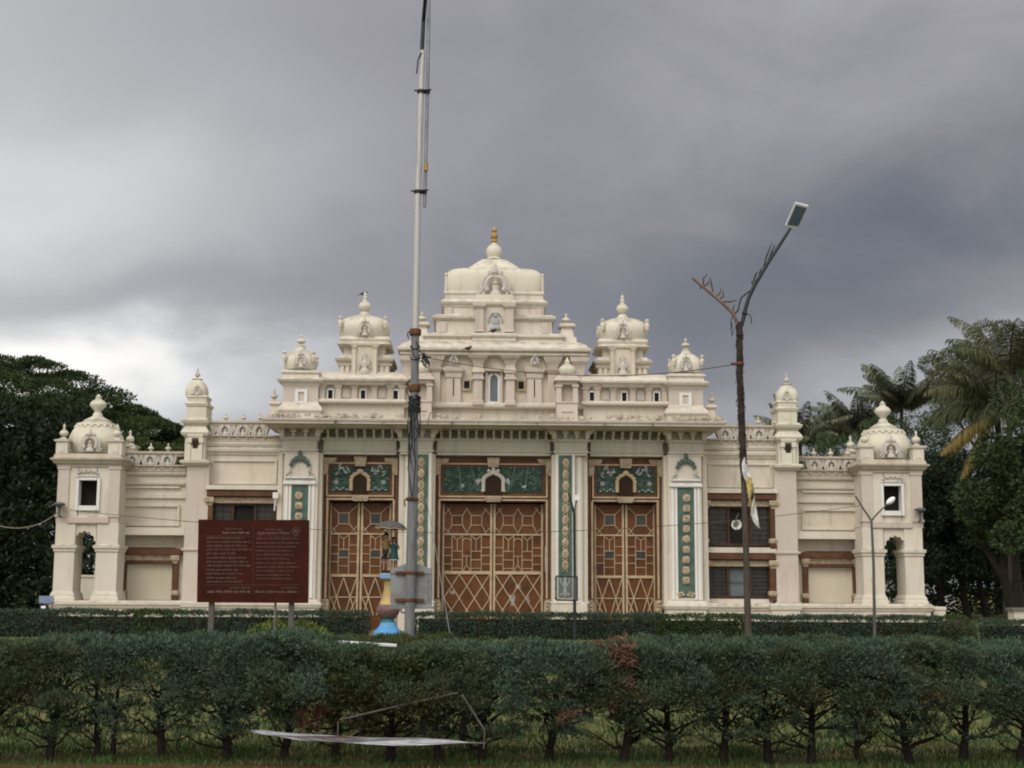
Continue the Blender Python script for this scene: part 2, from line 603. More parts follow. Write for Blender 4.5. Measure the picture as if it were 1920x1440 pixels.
def timber_window(flip, p0, p1, upper, mid_open):
    """lintel, beam, posts and three bays of panes; rows p0 (top of lintel) to p1 (bottom of sash)"""
    d = .02
    fr = MB()
    u0, u1 = 407, 523
    top = p0 + 24
    fr.B(u0 - 2, u1 + 2, top, top + 4, d + .1, d + .3)
    fr.B(u0 - 2, u1 + 2, p1 - 3, p1 + 2, d + .1, d + .3)
    for a in (u0 - 2, u0 + 34.5, u0 + 76.5, u1 - 3):
        fr.B(a, a + 5, top + 4, p1 - 3, d + .12, d + .3)
    f = fr.build("window", WINB, pal, flip=flip)
    br = MB()
    br.B(398, 534, p0, p0 + 10, -.18, .5)
    br.B(398, 534, p0 + 10, p0 + 12, -.1, .5)
    pc = MB()
    pc.B(404, 528, p0 + 13, p0 + 23.5, .0, .4)
    po = MB()
    post(po, pc, 402, p0 + 12, p1 + 7, -.08, 7)
    post(po, pc, 529, p0 + 12, p1 + 7, -.08, 10)
    br.build("lintel", BROWN, f, flip=flip)
    po.build("window_post", BROWN, f, flip=flip)
    pc.build("post_capital", TAN2, f, flip=flip)
    for k, (a, b) in enumerate(((u0 + 3, u0 + 34.5), (u0 + 39.5, u0 + 76.5), (u0 + 81.5, u1 - 3))):
        pn = MB()
        pn.B(a, b, top + 4, p1 - 3, d + .24, d + .27)
        mt = GLASSB if not (k == 1) else (DARK if mid_open else GLASSN)
        pn.build("pane", mt, f, flip=flip)
    gr = MB()
    n = 7
    for i in range(1, n):
        py = top + 4 + (p1 - top - 7) * i / n
        gr.B(u0 + 3, u0 + 34.5, py - .45, py + .45, d + .16, d + .2)
        gr.B(u0 + 81.5, u1 - 3, py - .45, py + .45, d + .16, d + .2)
    for a in (u0 + 3, u0 + 81.5):
        for i in (2,) if upper else (1, 3):
            gr.B(a + 8 * i - .4, a + 8 * i + .4, top + 4, p1 - 3, d + .17, d + .21)
    gr.bar((u0 + 39, (top + p1) / 2), (u0 + 77, (top + p1) / 2), 1.2, d + .16)
    gr.build("window_grille", GRILLE, f, flip=flip)


GRILLE = simple("window_bars", (0.085, 0.078, 0.072), .6, .5, 8)
GREYW = simple("worn_bars", (0.17, 0.16, 0.15), 0.6, 0.4, 8)
for s in (1, -1):
    fl = s < 0
    # wing A: wall above the windows, panel, ledges
    m = MB()
    m.B(388, 545, 833, 921, .35, 5.0)
    m.B(388, 404, 921, 1133, .30, 5.0)
    m.B(531, 545, 921, 1133, .30, 5.0)
    m.B(404, 531, 921, 1133, .55, 5.0)
    m.build("wall", CREAM, pal, flip=fl)
    m = MB()
    m.S(396, 540, .30, .6, [(841, .5), (836, 3), (832, 3)], back=False)
    m.S(394, 540, .30, .6, [(856, 0), (852, 1), (850, 4), (846, 5), (844, 5), (842, 1)], back=False)
    for a, b, c_, e_ in ((404, 526, 865, 868.5), (404, 526, 908, 911)):
        m.B(a, b, c_, e_, .28, .4)
    m.B(404, 408, 868.5, 908, .285, .4)
    m.B(522, 526, 868.5, 908, .285, .4)
    m.P([(396, 913), (535, 913), (537, 921), (395, 921.5), (400, 922.5)][:4], -.25, .4)
    m.P([(396, 1024), (535, 1024), (538, 1034), (394, 1034)], -.10, .5)
    m.B(400, 532, 1034, 1037, .1, .5)
    m.B(404, 529, 1121, 1130, .05, .5)
    m.build("wall_moulding", PALE, pal, flip=fl)
    timber_window(fl, 923, 1019, True, True)
    timber_window(fl, 1036, 1118, False, False)
    parapet("parapet", 396, 547, 795, 832, HS_A, .25, 17, fl)
    # wing C
    m = MB()
    m.B(572, 700, 888, 1030, .75, 5.0)
    m.B(572, 592, 1030, 1133, .70, 5.0)
    m.B(684, 700, 1030, 1133, .70, 5.0)
    m.B(592, 684, 1030, 1133, 1.0, 5.0)
    m.build("wall", CREAM, pal, flip=fl)
    m = MB()
    m.S(574, 698, .68, .9, [(896, 0), (893, 2), (889, 3)], back=False)
    m.S(574, 698, .68, .9, [(915, 0), (912, 2.5), (909, 3)], back=False)
    m.S(574, 698, .70, .9, [(940, 0), (938, 2), (931, 2), (929, 0)], back=False)
    m.B(584, 688, 916, 919.5, .66, .8)
    m.B(584, 690, 950, 954, .66, .8)
    m.B(584, 588, 954, 986, .67, .8)
    m.B(686, 690, 954, 986, .67, .8)
    m.B(584, 690, 983, 990, .665, .8)
    m.P([(575, 993), (697, 993), (697, 1007), (575, 1007)], .15, .8)
    m.build("wall_moulding", PALE, pal, flip=fl)
    parapet("parapet", 572, 694, 853, 888, HS_C, .70, 17, fl)
    sh = MB()
    sh.B(597, 682, 1061, 1128, .82, .95)
    f = sh.build("shutter", SHUT, pal, flip=fl)
    br, pc = MB(), MB()
    br.B(580, 696, 1032, 1043, .45, 1.0)
    br.B(588, 690, 1054, 1060, .60, 1.0)
    pc.B(588, 690, 1043.5, 1054, .62, .98)
    po = MB()
    post(po, pc, 591, 1044, 1129, .55, 8)
    post(po, pc, 688, 1044, 1129, .55, 8)
    br.build("lintel", BROWN, f, flip=fl)
    po.build("window_post", BROWN, f, flip=fl)
    pc.build("post_capital", TAN2, f, flip=fl)

    # turret
    m = MB()
    m.S(535, 577, -.10, 1.2, [(1133, 3), (1128, 3), (1126, 0), (871, 0)])
    m.S(532, 580, -.14, 1.25, [(1036, .0), (1034, .8), (1032, .8), (1031, 0)])
    tr = m.build("turret", PINK, pal, flip=fl)
    m = MB()
    m.S(536, 576, -.16, 1.2, [(878, 0), (876, 2), (872, 7), (868, 8), (866, 4)])
    m.S(537, 575, -.10, 1.1, [(866, 0), (798, 0)])
    m.S(548, 564, -.20, .1, [(866, 0), (840, 0)])
    m.S(543, 547.5, -.22, .1, [(866, 0), (836, 0), (834, 2), (826, 2), (825, 0)])
    m.S(564.5, 569, -.22, .1, [(866, 0), (836, 0), (834, 2), (826, 2), (825, 0)])
    m.S(544, 568, -.20, .1, [(826, 1), (822, 2.5), (819, 2.5), (817, 0)])
    m.S(538, 574, -.10, 1.1, [(826, 0), (820, 6), (815, 8), (811, 6), (803, 0)])
    m.S(537, 575, -.12, 1.1, [(802, 0), (797, 5), (792, 7), (790, 3), (788, 0)])
    m.S(540, 566, .0, .95, [(789, 5), (768, 5)])
    m.S(545, 560, -.11, .2, [(782, 0), (773, 0)])
    m.S(537, 569, .0, .95, [(770, 0), (766, 4), (761, 6), (758, 1)])
    m.S(536, 570, .06, .9, [(759, 0), (751, 1), (749, 3), (746, 1)])
    m.build("turret_head", DOMEP, tr, flip=fl)
    m = MB()
    cx, cy = X(553, 740, .45), .45
    zz = lambda p: Z(p, .45)
    m.lathe(cx, cy, [(.40, zz(748)), (.42, zz(742)), (.40, zz(734)), (.34, zz(727)), (.24, zz(721)), (.16, zz(718)), (.20, zz(716.5)), (.08, zz(714))], 24, 3.2)
    m.build("dome", DOMEP, tr, flip=fl, smooth=True)
    m = MB()
    kudu(m, 553, 739, .03, 20, 22)
    m.build("dome_arch", CARVE, tr, flip=fl)
    m = MB()
    finial(m, cx, cy, zz(717), Z(694, .45) - zz(717), .10, 10)
    m.build("finial", GREYP, tr, flip=fl, smooth=True)
    m = MB()
    m.B(551, 561, 829, 845, -.205, .0)  # flat plate; the recess shade lies in its dark colour
    m.build("niche", DARKB, tr, flip=fl)

    # corner tower
    d0, d1 = -.8, 1.65
    uc = 754
    m = MB()
    # piers: front and back, then arched walls
    for (da, db, pr_) in ((d0, d0 + 1.05, ((700, 740), (780, 815))), (d1 - .4, d1, ((700, 708), (807, 815)))):
        for ua, ub in pr_:
            ua2, ub2 = (ua, ub)
            m.S(ua2, ub2, da, db, [(1131, 5), (1125, 5), (1122, 3.5), (1118, 3.5), (1115, 1.5), (1112, 0), (1040, 0), (1038, 2), (1034, 2), (1032, 4.5), (1027, 5), (1025, 0), (985, 0)])
    ct = m.build("corner_tower", PALE, pal, flip=fl)
    m = MB()
    for da, db in ((d0 + .06, d0 + .98),):
        pts = [(738, 983), (738, 1030)]
        n = 7
        # cusped arch of seven lobes
        cu, cp, ru, rp = 760, 1028, 19.5, 25
        for i in range(n):
            a0, a1 = math.pi - math.pi * i / n, math.pi - math.pi * (i + 1) / n
            for q in range(5):
                a = a0 + (a1 - a0) * q / 5
                k = 1 + .13 * math.sin(math.pi * q / 5)
                pts.append((cu + ru * k * math.cos(a), cp - rp * k * math.sin(a)))
        pts += [(cu + ru, cp), (782, 1030), (782, 983)]
        pm = 1000
        poly = [(X(u, pm, da), Z(p, da)) for u, p in pts]
        m.prism(poly[::-1] if sum(poly[i][0] * poly[(i + 1) % len(poly)][1] - poly[(i + 1) % len(poly)][0] * poly[i][1] for i in range(len(poly))) < 0 else poly, da, db)
    # side walls with solid pier, ceiling
    m.B(697, 812, 978, 984, d0 + .3, d1 - .1)
    # upper storey: front wall pieces round the window, sides, back
    m.B(697, 738, 878, 984, d0 + .05, d0 + .45)
    m.B(772, 810, 878, 984, d0 + .05, d0 + .45)
    m.B(738, 772, 878, 905.5, d0 + .05, d0 + .45)
    m.B(738, 772, 953, 984, d0 + .05, d0 + .45)
    m.B(697, 700, 878, 978, d0 + .45, d1)
    m.B(807, 810, 878, 978, d0 + .45, d1)
    m.B(700, 809, 878, 978, d1 - .2, d1)
    m.B(698, 811, 870, 878, d0 + .05, d1)
    m.build("tower_wall", PALE, ct, flip=fl)
    m = MB()
    for ua, ub in ((696, 716), (790, 811)):
        m.S(ua, ub, d0, d0 + .3, [(985, 0), (975, 0), (974, 2), (970, 2), (969, 0), (886, 0), (885, 1.5), (882, 1.5), (880, 0), (876, 0)])
    m.S(718, 790, d0 - .02, d0 + .3, [(987, 0), (985, 2), (975, 2), (973, 0)])
    m.build("tower_pilaster", PINK, ct, flip=fl)
    m = MB()
    m.S(697, 811, d0, d1, [(881, 0), (877, 1), (874, 5), (870, 7), (868, 10), (865, 11), (864, 8)])
    m.S(698, 810, d0, d1, [(866, 7), (858, 5), (856, 0)])
    m.build("cornice", WEATH, ct, flip=fl)
    m = MB()
    m.S(735, 775, d0 - .02, d0 + .2, [(901, 0), (899.5, 2), (898.5, 2), (897, 0)])
    for i in range(9):
        m.ball((X(737 + i * 4.4, 892, d0), d0 + .03, Z(893 - (i % 2) * 2 - 2.5 * math.sin(i / 8 * math.pi), d0)), .055, 6)
    m.build("carved_band", CARVE, ct, flip=fl)
    m = MB()
    for a, b, c_, e_ in ((733, 738, 901, 962), (772, 777, 901, 962), (738, 772, 901, 905.5), (738, 772, 953, 962)):
        m.B(a, b, c_, e_, d0 - .04, d0 + .3)
    wf = m.build("window_frame", WHITE, ct, flip=fl)
    m = MB()
    m.B(736, 774, 904, 955, d0 + .46, d0 + .5)
    m.build("window_pane", DARK, ct, flip=fl)
    # dome on its drum, kudu, corner posts
    dc = (d0 + d1) / 2
    cx = X(738, 830, dc)
    zz = lambda p: Z(p, dc)
    m = MB()
    m.lathe(cx, dc, [(.86, zz(858)), (.90, zz(852)), (.98, zz(845)), (1.0, zz(836)), (.97, zz(827)), (.86, zz(815)), (.70, zz(806)), (.54, zz(800)), (.50, zz(798)), (.52, zz(796)), (.36, zz(792)), (.22, zz(788)), (.16, zz(785))], 32, 2.3)
    m.build("dome", DOMEP, ct, flip=fl, smooth=True)
    m = MB()
    m.lathe(cx, dc, [(.70, zz(807.5)), (.76, zz(806)), (.745, zz(802)), (.60, zz(800))], 32, 2.3)
    for i in range(20):
        a = 2 * math.pi * i / 20
        m.ball((cx + .76 * math.cos(a), dc + .76 * math.sin(a), zz(809)), .085, 6, (1, 1, 1.1))
    m.build("dome_band", DOMEP, ct, flip=fl)
    m = MB()
    kudu(m, 751, 838, d0 + .1, 40, 42)
    m.build("dome_arch", CARVE, ct, flip=fl)
    m = MB()
    pr = [(.62, 786), (.55, 782), (.38, 779), (.55, 775), (1.0, 768), (1.02, 764), (.8, 759), (.45, 756), (.32, 753), (.42, 751), (.24, 749), (.10, 746)]
    m.lathe(cx, dc, [(.30 * r, zz(p)) for r, p in pr], 18)
    m.build("finial", DOMEP, ct, flip=fl, smooth=True)
    for k, (uu, dd) in enumerate(((705, d0 + .25), (804, d0 + .25), (705, d1 - .25), (804, d1 - .25))):
        m = MB()
        x = X(uu, 850, d0)
        hb = .25 if uu < 750 else .21
        z1, z2 = Z(858, d0), Z(835, d0)
        m.box(x - hb, x + hb, dd - hb, dd + hb, z1, z2)
        rs = [[(x - o, dd - o, z), (x + o, dd - o, z), (x + o, dd + o, z), (x - o, dd + o, z)] for o, z in ((hb, z2), (hb + .06, z2 + .03), (hb + .07, z2 + .08), (hb * .5, z2 + .14), (.1, z2 + .18))]
        m.rings(rs)
        m.box(x - hb * .5, x + hb * .5, dd - hb - .02, dd, z1 + .1, z2 - .1)
        pp = m.build("corner_post", PALE, ct, flip=fl)
        m = MB()
        finial(m, x, dd, z2 + .10, .62, .16, 12)
        m.build("post_finial", DOMEP, ct, flip=fl, smooth=True)

# ---- centre block: core walls
m = MB()
m.B(-331, 331, 700, 857, -.15, 6.0)
m.B(-331, -321, 857, 1185, -.15, 6.0)
m.B(321, 331, 857, 1185, -.15, 6.0)
for s in (1, -1):
    m.B(s * 113, s * 177, 857, 1185, -.15, 6.0)
m.B(-395, -331, 800, 1185, -.5, 5.0)
m.B(331, 395, 800, 1185, -.5, 5.0)
m.build("wall", CREAM, pal)

rs_ = random.Random(3)
# ---- pilasters
for s in (1, -1):
    fl = s < 0
    # corner pilaster
    m = MB()
    m.S(331, 395, -.9, -.4, [(1131, 6), (1126, 4), (1124, 0), (850, 0)])
    m.S(322, 330.5, -.7, -.1, [(1131, 2), (852, 0)])
    m.S(396, 404, -.55, .3, [(1131, 1), (852, 0)])
    pl = m.build("pilaster", PALE, pal, flip=fl)
    m = MB()
    for a, b in ((336, 341), (343.5, 347.5), (379.5, 383.5), (386, 391)):
        m.B(a, b, 911, 1123, -.94, -.88)
    m.S(334, 391, -.97, -.85, [(912, 0), (910, 2), (906, 2), (904, 0)])
    m.S(336, 388, -.96, -.85, [(900, 0), (899, 2), (897, 2), (896, 0)])
    m.build("pilaster_trim", WHITE, pl, flip=fl)
    m = MB()
    m.B(347.5, 379.5, 912, 1119, -.92, -.85)
    m.build("medallion_panel", GREEN, pl, flip=fl)
    for i in range(9):
        py = 932 + 19.4 * i
        m = MB()
        x, z = X(363.5, py, -.93), Z(py, -.93)
        if i in (0, 4):
            m.lathe(0, 0, [(.15, 0), (.15, .03), (.11, .055)], 14)
        else:
            m.lathe(0, 0, [(.135, 0), (.135, .03), (.10, .055)], 16, 5)
        m.v = [(x + a, -.92 - c_, z + b) for a, b, c_ in m.v]
        for q in range(3):
            c0 = rs_.uniform(0, 6)
            m.tube([(x + .07 * math.cos(c0 + k) * (1 - k / 9), -.975, z + .08 * math.sin(c0 + k * 1.2) * (1 - k / 12)) for k in range(6)], .016, 4)
        m.build("medallion", TAN2, pl, flip=fl)
    m = MB()
    for sg in (-1, 1):
        for i in range(4):
            m.ball((X(363.5 + sg * (5 + i * 3), 1112, -.93), -.94, Z(1114 - (i % 2) * 5 + i, -.93)), .065, 6, (1.2, .6, .9))
    m.build("base_carving", TAN2, pl, flip=fl)
    # crest above the panel
    m = MB()
    cx, cz = X(362, 884, -.95), Z(882, -.95)
    m.tube([(a, -.93, b) for a, b in arch_pts(cx, cz, .36, .36, 14, 0.10)], .05, 6)
    for sg in (-1, 1):
        m.tube([(cx + sg * (.40 + .11 * math.cos(a) * (1 - a / 8)), -.93, cz - .24 + .12 * math.sin(a) * (1 - a / 8)) for a in [i * .7 for i in range(9)]], .03, 5)
    m.build("crest", CARVE, pl, flip=fl)
    m = MB()
    for a in range(7):
        th = math.pi * (0.12 + .76 * a / 6)
        m.ball((cx + .34 * math.cos(th), -.98, cz + .37 * math.sin(th) + .03), .075 + .04 * math.sin(th), 7, (1, .6, 1))
    m.ball((cx, -1.0, cz + .56), .10, 8, (.8, .7, 1.4))
    m.build("crest_leaves", simple("crest_green", (0.13, 0.17, 0.15), .7, .5, 8), pl, flip=fl)
    # pillar between the doors
    m = MB()
    m.S(116, 155, -.9, -.1, [(1131, 5), (1127, 4), (1124, 0), (850, 0)])
    m.S(155.5, 168, -.78, -.1, [(1131, 3), (1127, 0), (852, 0)])
    m.S(168.5, 178, -.62, -.1, [(1131, 3), (1127, 0), (852, 0)])
    m.S(110, 115.5, -.70, -.1, [(1131, 3), (1127, 0), (852, 0)])
    m.S(112, 176, -.95, -.1, [(1185, 2), (1134, 2), (1131, 0)])
    pl = m.build("pilaster", PALE, pal, flip=fl)
    m = MB()
    m.B(118, 121.5, 852, 1122, -.93, -.88)
    m.B(149, 152.5, 852, 1122, -.93, -.88)
    m.B(160, 163, 856, 1122, -.81, -.76)
    m.build("pilaster_trim", WHITE, pl, flip=fl)
    m = MB()
    m.B(123, 148, 853, 1120, -.92, -.85)
    m.build("medallion_panel", GREEN, pl, flip=fl)
    for i in range(10):
        py = 868 + 21.3 * i
        m = MB()
        x, z = X(135.5, py, -.93), Z(py, -.93)
        m.lathe(0, 0, [(.125, 0), (.125, .03), (.09, .055)], 16)
        m.v = [(x + a, -.92 - c_, z + b * 1.5) for a, b, c_ in m.v]
        for sg in (-1, 1):
            m.ball((x + sg * .065, -.94, z - .215), .04, 6)
        for q in range(3):
            c0 = rs_.uniform(0, 6)
            m.tube([(x + .06 * math.cos(c0 + k) * (1 - k / 9), -.975, z + .11 * math.sin(c0 + k * 1.2) * (1 - k / 12)) for k in range(6)], .015, 4)
        m.build("medallion", TAN2, pl, flip=fl)
    m = MB()
    x = X(135.5, 1095, -.93)
    m.lathe(x, -.95, [(.05, Z(1118)), (.09, Z(1112)), (.06, Z(1104)), (.10, Z(1096)), (.05, Z(1090)), (.06, Z(1086)), (.02, Z(1082))], 8, ry=.6)
    for sg in (-1, 1):
        m.tube([(x + sg * .06, -.95, Z(1098)), (x + sg * .15, -.95, Z(1092)), (x + sg * .17, -.95, Z(1084))], .025, 5)
        m.ball((x + sg * .12, -.94, Z(1114)), .06, 6)
    m.build("base_carving", WHITEC, pl, flip=fl)

# ---- entablature: fascia, brackets, capitals, eaves
m = MB()
for a, b in ((-106, 106), (182, 318), (-318, -182)):
    m.S(a, b, -.55, -.14, [(854, 0), (850, 0), (848, 2.5), (846, 2.5), (845, 0), (828, 0), (827, 3), (824, 4), (822, 2)], back=False)
m.build("fascia", GREYP, pal)
m = MB()
for a, b in ((-106, 106), (182, 318), (-318, -182)):
    m.B(a, b, 798, 823, -.28, -.14)
m.build("bracket_band", GREYP, pal)
m = MB()
for a, b in ((-104, 104), (184, 316), (-316, -184)):
    n = int(round((b - a) / 18))
    for i in range(n + 1):
        u = a + 6 + (b - a - 12) * i / n
        pm = 812
        x0, x1 = X(u - 2.2, pm, -.7), X(u + 2.2, pm, -.7)
        zz = lambda p: Z(p, -.8)
        # scroll bracket in profile (y, z)
        pr = [(-.27, zz(823)), (-.66, zz(823)), (-.72, zz(819)), (-.68, zz(816)), (-.82, zz(814)), (-.92, zz(809)), (-.88, zz(806)), (-1.15, zz(803)), (-1.15, zz(797)), (-.27, zz(797))]
        k = len(pr)
        m.add([(x0, y, z) for y, z in pr] + [(x1, y, z) for y, z in pr], [tuple(range(k - 1, -1, -1))[::-1], tuple(range(2 * k - 1, k - 1, -1))] + [(q, q + k, (q + 1) % k + k, (q + 1) % k) for q in range(k)])
m.build("eaves_bracket", PALE, pal)
for s in (1, -1):
    for c_, w0, w1, w2 in ((363, 32, 37, 50), (145, 30, 37, 47)):
        m = MB()
        m.S(c_ - w0, c_ + w0, -.92, -.2, [(853, 0), (849, 0), (848, 2.5), (844, 2.5), (843, 0), (829, 1), (827, 4), (824, 5), (822, 4)], back=False)
        m.S(c_ - w0, c_ + w0, -.72, -.2, [(823, 2), (797, 4)], back=False)
        cp = m.build("capital", GREYP, pal, flip=s < 0)
        m = MB()
        for k in (-.36, .36):
            u = c_ + k * w0
            m.S(u - 2.6, u + 2.6, -1.0, -.6, [(822, -1), (821, 0), (815, 0), (813, 2.5), (806, 3), (803, 5), (797, 6)], back=False)
        for sg in (-1, 1):
            m.P([(c_ + sg * (w0 - 3), 822), (c_ + sg * (w0 + 3), 822), (c_ + sg * (w0 + 6), 817), (c_ + sg * (w0 + 5), 814), (c_ + sg * (w0 + 11), 811), (c_ + sg * (w0 + 11), 808), (c_ + sg * w2, 805), (c_ + sg * w2, 797), (c_ + sg * (w0 - 3), 797)], -1.08, -.6)
        m.build("eaves_bracket", PALE, cp, flip=s < 0)
m = MB()


def slab(u0, u1, d, py):
    m.S(u0, u1, d, 1.5, [(py + 15, -16), (py + 14, -16), (py + 9, -3), (py + 8.5, 0), (py + 4, 0), (py + 3.5, 2), (py, 3), (py - 1.5, 0)], back=False)


slab(-432, 432, -1.72, 788)
m.build("eaves", GREYP, pal)
m = MB()
for s in (1, -1):
    slab(min(s * 300, s * 432), max(s * 300, s * 432), -2.02, 788)
    slab(min(s * 82, s * 205), max(s * 82, s * 205), -2.02, 788)
m.build("eaves", PINK, pal)
# broken plaster along the eaves top
m = MB()
for i in range(150):
    u = rs_.choice((-1, 1)) * (rs_.uniform(230, 425) if rs_.random() < .7 else rs_.uniform(20, 230))
    sz_ = rs_.uniform(.04, .13)
    m.ball((X(u, 780, -1.4), -1.45 + rs_.uniform(-.3, .5), Z(786, -1.5) + rs_.uniform(-.02, .16)), sz_, 5, (1.6, 1, .7))
tag(m.build("broken_plaster", WEATH, pal), kind="stuff")

# ---- attic storey
for s in (1, -1):
    fl = s < 0
    m = MB()
    m.B(168, 331, 712, 792, -.45, 5.5)
    m.build("attic_wall", CREAM, pal, flip=fl)
    m = MB()
    m.S(168, 332, -.62, .5, [(759, 0), (757, 3), (754, 4), (751, 2), (750, 0)], back=False)
    m.S(168, 332, -.62, .5, [(724, 0), (721, 2), (718, 3), (716, 8), (713, 9), (711, 2)], back=False)
    m.S(205, 282, -.72, .5, [(724, 0), (721, 2), (718, 3), (716, 8), (713, 9), (711, 2)], back=False)
    m.S(168, 332, -.40, 3.0, [(712, 6), (706, 2), (704, 0)])
    m.build("attic_cornice", PALE, pal, flip=fl)
    m = MB()
    for u in (194, 224, 261, 291, 321, 172):
        m.S(u - 5, u + 5, -.58, -.4, [(751, 0), (731, 0), (729, 1.5), (724, 3)])
    for u in (210, 276):
        m.B(u - 7, u + 7, 731, 748, -.49, -.44)
    m.build("attic_pilaster", PINK, pal, flip=fl)
    for u in (184, 245, 306):
        m = MB()
        m.B(u - 6.5, u - 4.2, 732, 752, -.53, -.4)
        m.B(u + 4.2, u + 6.5, 732, 752, -.53, -.4)
        m.B(u - 4.2, u + 4.2, 731, 734, -.53, -.4)
        wf = m.build("attic_window", WHITE, pal, flip=fl)
        m = MB()
        m.B(u - 4.2, u + 4.2, 734, 751, -.47, -.43)
        m.build("pane", DARK, wf, flip=fl)
    # corner cupola
    m = MB()
    m.S(329, 394, -.75, .6, [(792, 4), (776, 4), (774, 8), (766, 7), (758, 0), (722, 0)])
    cc = m.build("corner_cupola", PINK, pal, flip=fl)
    m = MB()
    m.S(329, 394, -.75, .6, [(728, 0), (725, 2), (722, 3), (718, 9), (714, 11), (711, 5)])
    m.S(330, 392, -.70, .55, [(712, 3), (704, 2), (702, 5), (699, 5), (697, 0)])
    m.S(329, 394, -.77, .6, [(792, 5), (778, 5), (772, 8.5), (768, 8), (760, 1), (757, .2)])
    m.build("cupola_cornice", PALE, cc, flip=fl)
    m = MB()
    for a, b, c_, e_ in ((349, 355, 733, 759), (366, 372, 733, 759), (355, 366, 733, 738), (355, 366, 755, 759)):
        m.B(a, b, c_, e_, -.80, -.7)
    wf = m.build("niche_frame", WHITE, cc, flip=fl)
    m = MB()
    cx, cy = X(361, 680, 0), .0
    zz = lambda p: Z(p, 0)
    m.lathe(cx, cy, [(.56, zz(699)), (.60, zz(693)), (.62, zz(684)), (.58, zz(676)), (.48, zz(669)), (.34, zz(664)), (.20, zz(660)), (.14, zz(655)), (.16, zz(653)), (.08, zz(650))], 28, 2.8)
    m.build("dome", DOMEP, cc, flip=fl, smooth=True)
    for sx_ in (-1, 1):
        for sy_ in (-1, 1):
            m = MB()
            m.lathe(cx + sx_ * .54, cy + sy_ * .54, [(.05, zz(686)), (.08, zz(678)), (.05, zz(673)), (.09, zz(669)), (.02, zz(666))], 8)
            m.build("corner_knob", PALE, cc, flip=fl)
    m = MB()
    kudu(m, 361, 681, -.64, 26, 34)
    m.build("dome_arch", CARVE, cc, flip=fl)
    m = MB()
    finial(m, cx, cy, zz(653), zz(630) - zz(653), .16, 12)
    m.build("finial", DOMEP, cc, flip=fl, smooth=True)
    # small post with finial at the outer end
    m = MB()
    m.S(402, 416, -.6, -.3, [(792, 2), (765, 0), (763, 2), (760, 4), (757, 3), (755, 0)])
    pp = m.build("corner_post", CREAM, pal, flip=fl)
    m = MB()
    finial(m, X(410, 745, -.45), -.45, Z(757, -.45), Z(731, -.45) - Z(757, -.45), .13, 10)
    m.build("finial", GREYP, pp, flip=fl, smooth=True)

    # side cupola
    uc = 242
    m = MB()
    m.S(uc - 47, uc + 47, .1, 2.1, [(712, 4), (706, 0), (690, 0), (688, 3), (684, 5), (680, 0)])
    m.S(uc - 45, uc + 45, .1, 2.1, [(684, 0), (681, 5), (678, 9), (674, 11), (671, 3), (668, 0)])
    m.S(uc - 38, uc + 38, .3, 1.9, [(670, 0), (655, 0), (653, 2), (650, 10), (647, 13), (643, 4)])
    m.S(uc - 44, uc + 44, .22, 1.98, [(646, 0), (642, 2), (638, 4), (635, 2), (633, 0)])
    sc_ = m.build("side_cupola", PALE, pal, flip=fl)
    m = MB()
    m.S(uc - 24, uc + 24, -.12, .4, [(712, 0), (704, 0), (652, 0), (650, 3), (646, 4), (643, 0)])
    m.S(uc - 22, uc - 17, -.22, .3, [(704, 0), (656, 0), (653, 2), (651, 2)])
    m.S(uc + 17, uc + 22, -.22, .3, [(704, 0), (656, 0), (653, 2), (651, 2)])
    for a in (-42, -32, 32, 42):
        m.S(uc + a - 3, uc + a + 3, .02, .3, [(705, 0), (690, 0), (688, 1.5)])
    m.build("niche_panel", CREAM, sc_, flip=fl)
    m = MB()
    cx, cy = X(uc, 620, 1.1), 1.1
    zz = lambda p: Z(p, 1.1)
    kudu(m, uc, 682, -.20, 24, 34)
    m.build("niche_arch", CARVE, sc_, flip=fl)
    m = MB()
    m.lathe(X(uc, 680, -.2), -.2, [(.16, Z(705)), (.17, Z(699)), (.10, Z(694)), (.13, Z(684)), (.06, Z(678)), (.08, Z(672)), (.02, Z(668))], 8, ry=.6)
    m.build("niche_figure", CARVE, sc_, flip=fl)
    m = MB()
    kudu(m, uc, 620, .08, 30, 36)
    m.build("dome_arch", CARVE, sc_, flip=fl)
    for sx_ in (-1, 1):
        for sy_ in (-1, 1):
            m = MB()
            m.lathe(cx + sx_ * .86, cy + sy_ * .8, [(.07, zz(624)), (.10, zz(616)), (.07, zz(610)), (.11, zz(606)), (.03, zz(603))], 8)
            m.build("corner_knob", PALE, sc_, flip=fl)
    m = MB()
    m.lathe(cx, cy, [(.88, zz(640)), (.92, zz(634)), (.97, zz(627)), (.975, zz(620)), (.94, zz(613)), (.84, zz(606.5)), (.69, zz(602)), (.50, zz(598.5)), (.32, zz(596.5)), (.20, zz(593)), (.14, zz(588))], 40, 2.7)
    m.build("dome", DOMEP, sc_, flip=fl, smooth=True)
    m = MB()
    pr = [(.62, 597), (.5, 592), (.40, 588), (.7, 585), (1.0, 580), (1.02, 576), (.8, 571), (.40, 568), (.32, 564), (.42, 562), (.26, 559), (.34, 556), (.16, 553), (.05, 550)]
    m.lathe(cx, cy, [(.235 * r, zz(p)) for r, p in pr], 18)
    m.build("finial", DOMEP, sc_, flip=fl, smooth=True)

